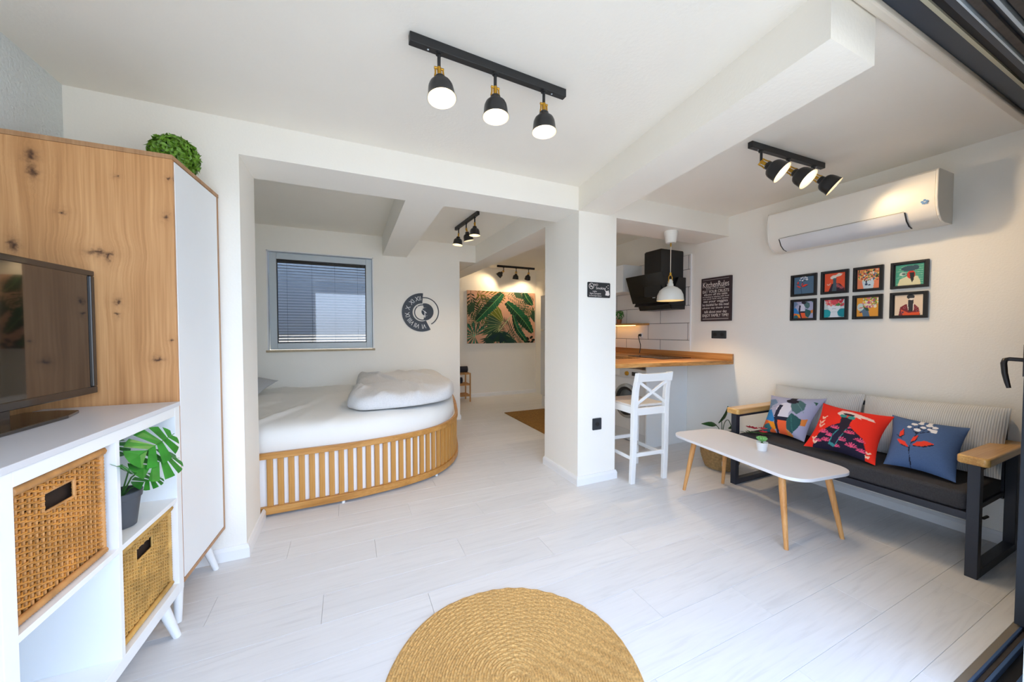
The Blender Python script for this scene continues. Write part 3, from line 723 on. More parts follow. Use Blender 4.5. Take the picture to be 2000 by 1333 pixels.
core = [(-0.55,5.05),(XL+0.02,5.05),(XL+0.02,2.90),(-0.56,2.90)]
poly = [(*(onc(LEN*k/40)[0]-onc(LEN*k/40)[2]*0.045),) for k in range(41)]
obj('platform', MB().prism([tuple(map(float, q)) for q in poly]+[(-1.2,5.07),(-1.2,2.9),(-0.56,2.9)], 0.02, 0.40), M_white, bd)

def star_blob(boundary, C, prof, disp, nin=10):
    """boundary ccw list of xy; prof: (inset, z) rings from the skirt inward; then nin rings to the centre"""
    mb = MB(); C = np.array(C, float); n = len(boundary); rings = []
    for (ins, z) in prof:
        R = []
        for b in boundary:
            v = np.array(b, float)-C; L_ = np.linalg.norm(v); p = C+v*(1-min(0.9, ins/L_)); R.append((p[0], p[1], z))
        rings.append(R)
    ins, z = prof[-1]
    for k in range(1, nin):
        t = k/nin; R = [(x+(C[0]-x)*t, y+(C[1]-y)*t, z) for x, y, _ in rings[len(prof)-1]]; rings.append(R)
    vs = []
    for ri, R in enumerate(rings):
        for (x, y, z) in R: vs.append(disp(x, y, z, ri))
    vs.append(disp(C[0], C[1], z, len(rings)))
    fs = []
    for r in range(len(rings)-1):
        for k in range(n): fs.append((r*n+k, r*n+(k+1)%n, (r+1)*n+(k+1)%n, (r+1)*n+k))
    r = len(rings)-1
    for k in range(n): fs.append((r*n+k, r*n+(k+1)%n, len(vs)-1))
    return mb.add(vs, fs)
def resample(pts, n):
    P = np.array(pts+[pts[0]], float); sg = np.r_[0, np.cumsum(np.linalg.norm(np.diff(P, axis=0), axis=1))]
    t = np.linspace(0, sg[-1], n, endpoint=False); return np.c_[np.interp(t, sg, P[:,0]), np.interp(t, sg, P[:,1])]
bnd = resample([tuple(map(float, onc(LEN*k/60)[0]-onc(LEN*k/60)[2]*0.032)) for k in range(61)]+[(1.25,5.07),(-1.2,5.07),(-1.2,2.95)], 360)
def sheet_disp(x, y, z, ri):
    if z < 0.47: return (x, y, z)
    w = noise.noise(Vector((x*2.2, y*2.2, 1.0)))*0.016 + noise.noise(Vector((x*7+y*3, y*6, 2.0)))*0.007
    cr = noise.noise(Vector((x*1.2+y*0.8, 0, 3)))  # diagonal creases near the pillow end
    ridge = max(0, 1-abs(noise.noise(Vector((x*1.6-y*0.9, y*0.7, 5.0))))*6)*0.024*max(0, min(1, (0.1-x)*1.4)) + max(0, 1-abs(noise.noise(Vector((x*3.5+y*1.2, y*2.0-x, 11.0))))*7)*0.010*max(0, min(1, (0.3-x)))
    k_ = min(1, (z-0.47)/0.1)
    return (x+w*0.6*(1-k_), y+w*0.8*(1-k_), z+(w*0.7+ridge)*k_)
sh = obj('bed_sheet', star_blob(bnd, (0.0,4.1), [(0.012,0.425),(0.008,0.46),(0.004,0.50),(0.010,0.545),(0.028,0.582),(0.06,0.606),(0.11,0.620),(0.18,0.628),(0.26,0.631),(0.36,0.632),(0.46,0.632),(0.56,0.632)], sheet_disp, 22), M_sheet, smooth=180)
tag(sh, 'white fitted sheet stretched over the mattress of the alcove bed', 'sheet')
# folded duvet
db = [(0.00,3.34),(0.10,3.19),(0.32,3.17),(0.60,3.22),(0.84,3.34),(0.95,3.52),(1.03,3.80),(1.06,4.15),(1.06,4.55),(1.00,4.80),(0.75,4.88),(0.42,4.87),(0.17,4.84),(0.10,4.72),(0.09,4.2),(0.05,3.8),(0.0,3.52)]
dbn = catmull(db+[db[0]], 14)[:-1]; dbn = resample([tuple(map(float, q)) for q in dbn], 260)
def duvet_disp(x, y, z, ri):
    w = noise.noise(Vector((x*2.6, y*2.0, 9.0)))*0.030 + noise.noise(Vector((x*9+y*2, y*4, 4.0)))*0.014
    fold = max(0, 1-abs(noise.noise(Vector((x*2.8+y*0.7, y*1.2, 7.0))))*5)*0.026 + max(0, 1-abs(noise.noise(Vector((x*5-y*0.9, y*1.6, 17.0))))*6)*0.014
    k_ = min(1, max(0, (z-0.655)/0.08))
    if z < 0.64: k_ = 0
    return (x+w*0.5*(1-k_*0.5), y+w*0.8*(1-k_*0.5), z+(w+fold)*k_+0.02*k_*math.exp(-((x-0.75)**2+(y-4.2)**2)/0.3))
dv = obj('duvet', star_blob(dbn, (0.54,4.0), [(0.05,0.640),(0.012,0.648),(-0.004,0.672),(0.0,0.705),(0.014,0.735),(0.04,0.755),(0.08,0.766),(0.14,0.772),(0.20,0.775),(0.28,0.778)], duvet_disp, 18), M_duvet, smooth=180)
tag(dv, 'folded pale grey duvet heaped at the right end of the bed', 'duvet')

# ------- pillows from four corners: TL, TR, BR, BL as seen from the front
def pillow(name, TL, TR, BR, BL, th, m, n=48, art=None, pinch=0.10, smoothn=180, seed=0):
    TL, TR, BR, BL = [np.array(p, float) for p in (TL, TR, BR, BL)]
    nx = art.nx if art else n; ny = art.ny if art else n
    if art:   # the print sits inside the seams
        iu_ = np.clip(((np.linspace(0,1,nx)-0.055)/0.89)*(nx-1), 0, nx-1).round().astype(int); iv_ = np.clip(((np.linspace(0,1,ny)-0.04)/0.82)*(ny-1), 0, ny-1).round().astype(int)
        art.a = art.a[np.ix_(iu_, iv_)]
    U, V = np.meshgrid(np.linspace(0,1,nx), np.linspace(0,1,ny), indexing='ij')
    base = (BL*((1-U)*(1-V))[...,None]+BR*(U*(1-V))[...,None]+TL*((1-U)*V)[...,None]+TR*(U*V)[...,None])
    C = (TL+TR+BR+BL)/4
    # edges drawn in between the corners
    eu = np.sin(PI*U); ev = np.sin(PI*V)
    pin = (pinch*((1-ev)*0+1))
    toC_u = (BL+TL)/2; 
    hor = (TR-TL+BR-BL)/2; ver = (TL-BL+TR-BR)/2
    base = base + (hor*( (0.5-U)*2*pinch*0.5*ev*(np.abs(2*U-1)**3) )[...,None]) + (ver*((0.5-V)*2*pinch*0.5*eu*(np.abs(2*V-1)**3))[...,None])
    nrm = np.cross(hor, ver); nrm /= np.linalg.norm(nrm)
    bul = th/2*np.maximum(0, (1-np.abs(2*U-1)**2.6)*(1-np.abs(2*V-1)**2.6))**0.72
    rn = np.array([[noise.noise(Vector((U[i,j]*3.5+seed, V[i,j]*3.5, seed*1.3))) for j in range(ny)] for i in range(nx)]) if nx*ny < 40000 else np.zeros_like(U)
    bul = bul*(1+0.10*rn)
    Fp = base+nrm*bul[...,None]
    mb = MB(); mb.grid(Fp.tolist(), nx, ny)
    step = max(1, nx//30); iu = list(range(0, nx, step)); iv = list(range(0, ny, step))
    if iu[-1] != nx-1: iu.append(nx-1)
    if iv[-1] != ny-1: iv.append(ny-1)
    Bk = (base-nrm*(bul*0.8)[...,None])[np.ix_(iu, iv)]; 
    nf = len(mb.v); mb.grid(Bk.tolist(), len(iu), len(iv), flip=True)
    me = bpy.data.meshes.new(name); me.from_pydata(mb.v, [], mb.f); me.update()
    me.polygons.foreach_set('use_smooth', [True]*len(me.polygons)); me.materials.append(m)
    if art:
        at = me.color_attributes.new('ink', 'FLOAT_COLOR', 'POINT'); d = np.ones((len(me.vertices), 4)); d[:nf,:3] = art.a.reshape(-1,3)
        d[nf:,:3] = art.a[np.ix_(iu, iv)].reshape(-1,3); at.data.foreach_set('color', d.ravel())
    o = bpy.data.objects.new(name, me); COL.objects.link(o); return o
o = pillow('bed_pillow', (-1.17,4.88,0.80), (-0.69,4.66,0.755), (-0.80,4.20,0.675), (-1.18,4.25,0.72), 0.13, M_pill)
tag(o, 'grey pillow at the left end of the alcove bed', 'pillow')

# ================================================================== RUGS
def braid_rug(c, R, m):
    nt_, pitch = 46, R/46; na = 720; nr = 46*4
    A = np.linspace(0, 2*PI, na, endpoint=False); Rr = np.linspace(0.0002, R, nr)
    AA, RR = np.meshgrid(A, Rr, indexing='ij')
    wob = 1+0.006*np.sin(3*AA+1)+0.004*np.sin(7*AA)
    ph = RR/pitch-AA/(2*PI)
    h = 0.004+0.0070*np.abs(np.sin(PI*ph))**0.7*(0.68+0.32*np.sin(AA*RR/0.0060*0.5+np.floor(ph)*1.9))
    h[:, -1] = 0.0005; h[:, -2] = 0.005
    X = c[0]+RR*wob*np.cos(AA); Y = c[1]+RR*wob*np.sin(AA)
    V = np.stack([X, Y, h], -1).reshape(-1, 3); idx = np.arange(na*nr).reshape(na, nr); nx_ = np.roll(idx, -1, 0)
    F = np.stack([idx[:, :-1], idx[:, 1:], nx_[:, 1:], nx_[:, :-1]], -1).reshape(-1, 4)
    me = bpy.data.meshes.new('round_rug'); me.from_pydata(V.tolist(), [], F.tolist()); me.update()
    me.polygons.foreach_set('use_smooth', [True]*len(me.polygons)); me.materials.append(m)
    o = bpy.data.objects.new('round_rug', me); COL.objects.link(o); return o
tag(braid_rug((0.553,1.185), 0.479, M_jute), 'round golden braided jute rug on the floor in the foreground', 'rug')
hr = MB()
nx_, ny_ = 120, 90
P = [[(2.245+0.715*i/(nx_-1), 3.87+1.34*j/(ny_-1), 0.009+0.003*abs(math.sin(PI*(abs(i-60)/60 + abs(j-45)/45)*12))) for j in range(ny_)] for i in range(nx_)]
hr.grid(P, nx_, ny_); hr.box((2.245,3.87,0.0005),(2.96,5.21,0.009))
tag(obj('hall_rug', hr, M_jute2, smooth=60), 'rectangular brown jute rug on the hall floor beside the fridge', 'rug')

# ================================================================== COFFEE TABLE
ct = thing('coffee_table', 'low white coffee table with rounded corners and four wooden legs', 'table', (2.627,1.640,0), math.radians(-7.6))
obj('tabletop', MB().prism(rounded(0.505, 1.03, 0.115, 8), 0.430, 0.450), mat('matt white table top', 'e2e2e6', 0.38, var=0.01), ct, bevel=0.003, smooth=40)
Rm = Matrix.Rotation(math.radians(7.6), 4, 'Z')
for foot in ((2.49,2.07),(2.896,2.022),(2.358,1.243),(2.801,1.165)):
    q = Rm @ Vector((foot[0]-2.627, foot[1]-1.640, 0)); tp_ = Vector((q.x*0.80, q.y*0.84, 0.429))
    obj('leg', MB().tube([q, q.lerp(tp_, 0.3), q.lerp(tp_, 0.75), tp_], [0.0115,0.0145,0.019,0.0185], 16), M_leg, ct, smooth=40)
obj('underframe', MB().box((-0.17,-0.34,0.412),(0.17,0.34,0.430)), M_leg, ct)
# little pot plant on it
sp = thing('potted_succulent', 'tiny green succulent in a white pot on the coffee table', 'plant', (2.672,1.578,0.4505))
obj('pot', MB().lathe([(0.026,0),(0.028,0.001),(0.036,0.058),(0.037,0.060),(0.034,0.060),(0.032,0.052),(0.001,0.050)], 24, cap=False), M_white, sp, smooth=40)
obj('soil', MB().lathe([(0.0325,0.049),(0.001,0.052)], 16, cap=False), M_soil, sp)
rs = random.Random(5)
M_succ = mat('succulent green', '6fae62', 0.5, var=0.15, vscale=60)
for k in range(9):
    a = k*2.4; tlt = 0.5+0.09*k*0.6
    d = Vector((math.cos(a)*math.cos(tlt), math.sin(a)*math.cos(tlt), math.sin(tlt)*0.7)); L_ = 0.044-0.001*k
    p0 = Vector((0,0,0.066)); 
    obj('leaf', MB().tube([p0, p0+d*L_*0.4+Vector((0,0,0.006)), p0+d*L_*0.8+Vector((0,0,0.012)), p0+d*L_+Vector((0,0,0.012))], [0.004,0.0105,0.009,0.002], 8), M_succ, sp, smooth=80)
obj('stem', MB().tube([(0,0,0.05),(0,0,0.072)], 0.004, 8), M_stem, sp)

# ================================================================== SOFA
sf = thing('sofa', 'metal framed sofa with charcoal seat and wooden armrests by the right wall', 'sofa', (0,0,0))
x0, x1 = 2.968, 3.60; tb = 0.045
for (y0, y1, ya0, ya1) in ((0.674,0.718,0.640,0.752),(1.962,2.006,1.925,2.035)):
    obj('side_frame', MB().box((x0,y0,0),(x0+tb,y1,0.603)).box((x1-tb,y0,0),(x1,y1,0.603)).box((x0+tb,y0,0),(x1-tb,y1,tb)).box((x0+tb,y0,0.575),(x1-tb,y1,0.603)), M_navymetal, sf, bevel=0.002)
    pa = [(x0-0.03,ya0+0.012),(x0-0.018,ya0),(x1-0.01,ya0+0.004),(x1-0.01,ya1-0.004),(x0-0.016,ya1),(x0-0.03,ya1-0.014)]
    obj('armrest', MB().prism(pa, 0.603, 0.648), M_arm, sf, bevel=0.010, seg=3, smooth=40)
obj('seat_frame', MB().box((x0+0.004,0.718,0.298),(x0+0.04,1.962,0.338)).box((x1-0.06,0.718,0.298),(x1-0.02,1.962,0.338)).box((x0+0.04,0.72,0.31),(x1-0.06,0.76,0.338)).box((x0+0.04,1.92,0.31),(x1-0.06,1.96,0.338)), M_navymetal, sf, bevel=0.002)
for yy in (0.95,1.15,1.34,1.53,1.73): obj('seat_slat', MB().box((x0+0.04,yy-0.03,0.318),(x1-0.06,yy+0.03,0.336)), M_navymetal, sf)
obj('back_frame', MB().box((x1-0.045,0.720,0.30),(x1-0.01,0.755,0.80)).box((x1-0.045,1.925,0.30),(x1-0.01,1.96,0.80)).box((x1-0.045,0.755,0.74),(x1-0.01,1.925,0.77)), M_navymetal, sf, bevel=0.002)
obj('latch', MB().tube([(x0+0.10,0.70,0.305),(x0+0.13,0.69,0.292),(x0+0.17,0.685,0.296)], 0.007, 8), M_black, sf, smooth=50)
cu = MB()
P_ = rounded(x1-0.06-(x0+0.012), 1.236, 0.03, 5, cx=(x0+0.012+x1-0.06)/2, cy=1.340)
cu.prism(P_, 0.339, 0.440)
obj('seat_cushion', cu, M_charcoal, sf, bevel=0.018, seg=4, smooth=60)
# two long back cushions lean on the frame
for (ya, yb, lb) in ((1.338,0.690,'long grey ribbed back cushion at the near end of the sofa'),(1.955,1.342,'long grey ribbed back cushion at the far end of the sofa')):
    o = pillow('back_cushion', (3.50,ya,0.822), (3.50,yb,0.850 if ya<1.4 else 0.828), (3.375,yb+0.005,0.452), (3.375,ya,0.452), 0.17, M_stripe, pinch=0.02, seed=ya)
    tag(o, lb, 'cushion', 'back cushions of the sofa')

# scatter cushions and their prints
def art_figure():
    a = Art(110,110,'a9abc8')
    a.poly([(0,1),(0,0.55),(0.1,0.75),(0.22,0.84),(0.12,1)], '6f88ab')
    for k in range(5): a.line([(0.0,0.9-0.07*k),(0.12,0.95-0.06*k),(0.22,0.92-0.05*k)], 0.012, '5b7799', 0.002)
    a.poly([(0,0.62),(0.12,0.62),(0.3,0.3),(0.22,0.2),(0,0.28)], '2f80c4')
    a.poly([(0,0.3),(0.28,0.24),(0.42,0.1),(0.3,0),(0,0)], 'f09a24')
    a.poly([(0,0.3),(0.1,0.28),(0.24,0.1),(0.35,0.0),(0,0)], 'e86a35')
    a.poly([(0.02,0.16),(0.16,0.2),(0.26,0.05),(0.2,0),(0,0)], '2f6d77')
    a.ell(0.42,0.66,0.17,0.20,'d9d7e6'); a.poly([(0.30,0.62),(0.56,0.62),(0.60,0.36),(0.34,0.34)], 'd9d7e6')
    a.line([(0.33,0.78),(0.31,0.6),(0.30,0.4),(0.36,0.2),(0.43,0.0)], 0.045, '23263c')
    a.poly([(0.33,0.42),(0.62,0.42),(0.62,0.32),(0.33,0.32)], '23263c')
    a.poly([(0.36,0.32),(0.58,0.32),(0.66,0.0),(0.44,0.0)], 'f0663a')
    a.poly([(0.50,0.96),(0.66,1.0),(0.82,0.88),(0.84,0.70),(0.74,0.55),(0.62,0.62),(0.54,0.78)], '4f7173')
    a.ell(0.53,0.93,0.13,0.08,'2a2631',-0.15)
    a.poly([(0.62,0.56),(0.94,0.40),(0.84,0.16),(0.76,0.02),(0.62,0.12),(0.58,0.34)], '2c5a5c')
    a.line([(0.62,0.56),(0.78,0.06)], 0.006, '3f7a76'); a.line([(0.62,0.9),(0.86,0.62)], 0.004, '7a9a98')
    a.poly([(0.88,0.44),(1,0.5),(1,0.3),(0.9,0.28)], 'e0873e'); a.poly([(0.6,0.12),(0.78,0.0),(0.66,0)], 'd9853f')
    a.poly([(0.9,1),(1,1),(1,0.9)], '2f5f4f')
    return a
def shell(a, x, y, r, c='e8557f'):
    for k in range(7):
        t = PI*(0.08+0.84*k/6); a.line([(x,y),(x+r*math.cos(t)*0.55,y+r*math.sin(t)*0.55),(x+r*math.cos(t),y+r*math.sin(t))], 0.004, c, 0.010)
def art_red():
    a = Art(120,120,'ee2f1e')
    a.poly([(0.10,0),(0.14,0.26),(0.30,0.50),(0.44,0.62),(0.56,0.62),(0.66,0.50),(0.84,0.36),(0.92,0.12),(0.92,0)], '1f1c33')
    for (x,y,r) in ((0.22,0.30,0.09),(0.38,0.45,0.08),(0.62,0.40,0.09),(0.80,0.28,0.09),(0.30,0.12,0.09),(0.52,0.20,0.10),(0.70,0.12,0.10),(0.86,0.08,0.08),(0.16,0.08,0.07),(0.46,0.04,0.08),(0.56,0.52,0.06),(0.34,0.25,0.07)): shell(a,x,y,r)
    a.poly([(0.41,0.78),(0.44,0.48),(0.52,0.38),(0.57,0.52),(0.585,0.78)], '2a2230')
    a.poly([(0.36,0.20),(0.40,0.40),(0.46,0.50),(0.50,0.30),(0.46,0.05),(0.38,0.08)], '23203a')
    a.line([(0.44,0.45),(0.38,0.25),(0.36,0.08)], 0.007, '3f8f92'); a.line([(0.36,0.10),(0.45,0.05)], 0.03, '3f8f92'); a.line([(0.56,0.5),(0.50,0.25),(0.46,0.05)],0.005,'3f8f92')
    a.poly([(0.32,0.86),(0.36,0.99),(0.50,0.99),(0.62,0.96),(0.70,0.93),(0.86,0.90),(0.90,0.84),(0.80,0.84),(0.68,0.85),(0.72,0.80),(0.62,0.84),(0.60,0.78),(0.55,0.86),(0.45,0.86),(0.40,0.80),(0.35,0.82)], 'f2cfc6')
    a.ell(0.50,0.88,0.09,0.035,'2a2230',-0.1)
    a.ell(0.43,0.81,0.060,0.042,'3a938c'); a.ell(0.56,0.80,0.060,0.045,'3a938c')
    for (x,y,s_) in ((0.12,0.70,1),(0.10,0.58,1.2),(0.13,0.48,1),(0.08,0.16,0.8),(0.12,0.08,0.9),(0.95,0.12,0.6),(0.94,0.04,0.7)):
        a.line([(x-0.05*s_,y+0.03*s_),(x,y-0.02*s_),(x+0.06*s_,y+0.04*s_)], 0.011, 'f6c9b0'); a.line([(x-0.03*s_,y-0.01*s_),(x,y-0.05*s_),(x+0.04*s_,y-0.01*s_)], 0.007, 'f6c9b0')
    return a
def art_blue(nx=110, dark='4b6590'):
    a = Art(nx,nx,dark); rn = np.random.RandomState(1); a.a *= (1+0.10*(rn.rand(nx,nx,1)-0.5))
    a.line([(0.40,0.0),(0.39,0.12),(0.36,0.3),(0.40,0.55),(0.46,0.8),(0.50,0.93)], 0.010, '181b2c', 0.004)
    for (x,y) in ((0.36,0.92),(0.44,0.98),(0.56,0.97),(0.62,0.90),(0.66,0.83),(0.50,0.86),(0.32,0.82),(0.42,0.80),(0.60,0.78)):
        a.line([(0.42,0.68),(x,y)], 0.004, '181b2c')
    for (x,y,r) in ((0.36,0.93,0.048),(0.45,0.98,0.040),(0.57,0.965,0.052),(0.66,0.92,0.042),(0.66,0.82,0.055),(0.50,0.87,0.038),(0.30,0.82,0.038),(0.43,0.78,0.050),(0.59,0.85,0.030)): a.ell(x,y,r,r*0.85,'e8e6ea')
    for (pts) in ([(0.37,0.46),(0.43,0.52),(0.46,0.66),(0.40,0.60)],[(0.36,0.34),(0.20,0.40),(0.12,0.52),(0.28,0.46)],[(0.40,0.40),(0.55,0.42),(0.72,0.52),(0.58,0.55),(0.46,0.50)],[(0.16,0.56),(0.24,0.62),(0.22,0.76),(0.16,0.68)]):
        P = np.array(pts); a.poly((P+[0.012,-0.02]).tolist(), '181b2c'); a.poly(pts, 'e8402c')
    a.line([(0.10,0.62),(0.22,0.52)], 0.006, '181b2c')
    return a
M_pr = printmat('printed cushion cloth', 0.85, 0.15)
o = pillow('scatter_cushion', (3.385,1.930,0.735), (3.40,1.530,0.772), (3.16,1.560,0.452), (3.16,1.880,0.452), 0.13, M_pr, art=art_figure(), pinch=0.12, seed=1)
tag(o, 'lilac scatter cushion with a dark figure print at the far end of the sofa', 'cushion', 'printed scatter cushions on the sofa')
o = pillow('scatter_cushion', (3.28,1.500,0.752), (3.31,1.118,0.728), (3.03,1.105,0.448), (3.03,1.500,0.458), 0.15, M_pr, art=art_red(), pinch=0.12, seed=2)
tag(o, 'bright red scatter cushion with a turbaned figure print in the middle of the sofa', 'cushion', 'printed scatter cushions on the sofa')
o = pillow('scatter_cushion', (3.33,1.135,0.735), (3.33,0.800,0.728), (3.08,0.785,0.452), (3.08,1.085,0.458), 0.14, M_pr, art=art_blue(), pinch=0.10, seed=3)
tag(o, 'blue scatter cushion with white blossoms and red leaves on the sofa', 'cushion', 'printed scatter cushions on the sofa')
# red flowers lying at the far end of the seat
rf = thing('red_flowers', 'small bunch of red flowers with dark leaves on the far end of the sofa seat', 'flowers', (3.06,1.87,0.442))
M_redf = mat('crimson petals', 'b81f36', 0.6, var=0.3, vscale=40)
for (x, y, z) in ((0,0.0,0.045),(-0.03,-0.09,0.040),(0.02,0.05,0.04),(0.03,-0.05,0.05)):
    mb = MB()
    for k in range(8):
        a = k*PI/4+x*30; d = Vector((math.cos(a), math.sin(a), 0.35)); c_ = Vector((x,y,z)); sd = Vector((-math.sin(a), math.cos(a), 0))
        mb.add([c_, c_+d*0.02+sd*0.010, c_+d*0.036, c_+d*0.02-sd*0.010], [(0,1,2,3)])
    obj('flower', mb, M_redf, rf)
mb = MB(); rr_ = random.Random(8)
for k in range(16):
    a = rr_.uniform(0,6.28); d = Vector((math.cos(a), math.sin(a), rr_.uniform(0.0,0.2))); c_ = Vector((rr_.uniform(-.04,.04), rr_.uniform(-.09,.06), rr_.uniform(0.006,0.03))); sd = Vector((-math.sin(a), math.cos(a), 0))
    mb.add([c_, c_+d*0.025+sd*0.012, c_+d*0.05, c_+d*0.025-sd*0.012], [(0,1,2,3)])
obj('leaves', mb, M_leafd, rf)
obj('stem', MB().tube([(0,0.05,0.006),(0,-0.02,0.02),(0.0,-0.09,0.03)], 0.004, 6), M_stem, rf)

# woven plant basket on the floor beyond the table
pb = thing('floor_plant', 'trailing green plant in a round woven basket on the floor beside the sofa', 'plant', (3.235,2.285,0))
mb = MB()
for k in range(22):
    z = 0.008+k*0.0105; r = 0.125+0.045*math.sin(min(1,(z/0.24))*PI*0.72); n = 48
    run = [(r*math.cos(2*PI*j/n)*(1+0.012*math.sin(j*1.7+k*2.0)), r*math.sin(2*PI*j/n)*(1+0.012*math.sin(j*1.7+k*2.0)), z) for j in range(n+1)]
    mb.tube(run, 0.0062, 6)
obj('woven_wall', mb, mat('seagrass', 'a98a5c', 0.8, var=0.25, vscale=50, bump=0.4, bscale=200), pb, smooth=70, kind='stuff')
obj('basket_base', MB().lathe([(0.12,0.002),(0.12,0.012)], 32), M_jute2, pb)
obj('soil', MB().lathe([(0.125,0.195),(0.001,0.20)], 24, cap=False), M_soil, pb)
obj('care_label', MB().box((-0.014,-0.001,-0.022),(0.014,0.0,0.022), orient((-0.125,-0.118,0.085),(0,0,1),(0.7,-0.7,0))), M_white, pb)
for (pts, lv) in (([(0,0,0.19),(-0.02,0.0,0.34),(-0.06,0.0,0.40),(-0.14,0.01,0.43)], [((-0.06,0,0.41),(-0.95,0.2,0.12),0.17),]),
                  ([(0,0,0.19),(0.01,0,0.38),(0.0,0,0.46)], [((-0.03,0,0.42),(0.55,-0.1,0.85),0.19)]),
                  ([(0,0,0.19),(0.04,0,0.40),(0.10,0,0.44),(0.15,0.0,0.37)], [((0.11,0,0.355),(0.95,0,0.25),0.15)]),
                  ([(0,0,0.19),(-0.08,0,0.30),(-0.14,0.0,0.33)], [((-0.05,0,0.33),(-0.95,0,-0.05),0.16)]),
                  ([(0,0,0.19),(0.02,-0.03,0.28),(0.03,-0.05,0.33)], [((-0.03,-0.04,0.33),(0.95,-0.2,0.05),0.15)])):
    obj('stem', MB().tube([tuple(map(float, q)) for q in catmull(pts, 6)], 0.0035, 6), M_leafd, pb, smooth=60)
    for (b_, d, L_) in lv:
        d = Vector(d).normalized(); sd = d.cross(Vector((0.3,-0.9,0.25))).normalized(); b_ = Vector(b_); mb = MB(); nn = d.cross(sd)
        ws = [0.05,0.2,0.27,0.24,0.15,0.02]
        vs = []
        for k, w_ in enumerate(ws):
            c_ = b_+d*L_*k/5-nn*0.02*math.sin(PI*k/5); vs += [c_+sd*w_*L_*0.5+nn*0.006, c_, c_-sd*w_*L_*0.5+nn*0.006]
        fs = []
        for k in range(5): fs += [(3*k,3*k+1,3*k+4,3*k+3),(3*k+1,3*k+2,3*k+5,3*k+4)]
        obj('leaf', mb.add(vs, fs), M_leafd, pb, smooth=60)

# ================================================================== BAR STOOL
st = thing('bar_stool', 'white wooden bar stool with a crossed back at the breakfast bar', 'stool', (2.360,2.315,0), math.radians(-3.4))
hw = 0.178
def bar(a, b, w, t, m, name, side=(1,0,0), bev=0.004):
    a, b = Vector(a), Vector(b); z = (b-a); L_ = z.length; M_ = orient(a, z, side)
    return obj(name, MB().box((-w/2,-t/2,0),(w/2,t/2,L_), M_), m, st, bevel=bev)
# rear legs run up into the back posts
for sx_ in (-1, 1):
    mb = MB(); prof = [(0,0.015,0.030),(0.25,0.004,0.036),(0.50,0.0,0.040),(0.66,0.0,0.042),(0.80,-0.012,0.038),(0.948,-0.045,0.032)]
    vs = []
    for (z, yo, d_) in prof:
        cx = sx_*(hw-0.014+0.010*(1-z/0.95)); w_ = 0.045
        vs += [(cx-w_/2,yo-d_/2,z),(cx+w_/2,yo-d_/2,z),(cx+w_/2,yo+d_/2,z),(cx-w_/2,yo+d_/2,z)]
    fs = [(3,2,1,0), tuple(range(4*5,4*5+4))]
    for k in range(5):
        for j in range(4): fs.append((4*k+j,4*k+(j+1)%4,4*(k+1)+(j+1)%4,4*(k+1)+j))
    obj('rear_leg', mb.add(vs, fs), M_whitepaint, st, bevel=0.003)
    bar((sx_*hw*1.03,0.395,0),(sx_*hw*0.95,0.372,0.625),0.042,0.040,M_whitepaint,'front_leg')
    bar((sx_*(hw-0.005),0.02,0.215),(sx_*(hw-0.002),0.375,0.215),0.030,0.020,M_whitepaint,'stretcher',(0,0,1))
    bar((sx_*(hw-0.01),0.02,0.625),(sx_*(hw-0.01),0.372,0.625),0.060,0.022,M_whitepaint,'apron',(0,0,1))
bar((-hw+0.02,0.005,0.245),(hw-0.02,0.005,0.245),0.034,0.022,M_whitepaint,'stretcher',(0,0,1))
bar((-hw+0.02,0.385,0.285),(hw-0.02,0.385,0.285),0.034,0.022,M_whitepaint,'stretcher',(0,0,1))
bar((-hw+0.02,0.0,0.615),(hw-0.02,0.0,0.615),0.062,0.024,M_whitepaint,'apron',(0,0,1))
bar((-hw+0.02,0.378,0.625),(hw-0.02,0.378,0.625),0.060,0.022,M_whitepaint,'apron',(0,0,1))
obj('seat', MB().prism(rounded(0.36,0.40,0.02,4,0,0.215), 0.652, 0.672), M_stool_seat, st, bevel=0.004, smooth=40)
bar((-hw+0.03,-0.010,0.685),(hw-0.03,-0.030,0.872),0.024,0.014,M_whitepaint,'back_cross',(0,0,1),0.002)
bar((hw-0.03,-0.012,0.685),(-hw+0.03,-0.032,0.872),0.024,0.014,M_whitepaint,'back_cross',(0,0,1),0.002)
mb = MB(); vs = []; N = 12
for k in range(N+1):
    x = -hw-0.008+(2*hw+0.016)*k/N; cv = 0.018*(1-(2*k/N-1)**2); zt = 0.952-0.012*(1-(2*k/N-1)**4)
    vs += [(x,-0.058+cv,0.872),(x,-0.036+cv,0.872),(x,-0.044+cv,zt),(x,-0.070+cv,zt)]
fs = [(3,2,1,0), tuple(range(4*N,4*N+4))]
for k in range(N):
    for j in range(4): fs.append((4*k+j,4*k+(j+1)%4,4*(k+1)+(j+1)%4,4*(k+1)+j))
obj('back_rail', mb.add(vs, fs), M_whitepaint, st, bevel=0.004, smooth=40)

# ================================================================== KITCHEN
wt = thing('worktop', 'rustic wooden breakfast bar worktop with an upstand on the wall', 'worktop')
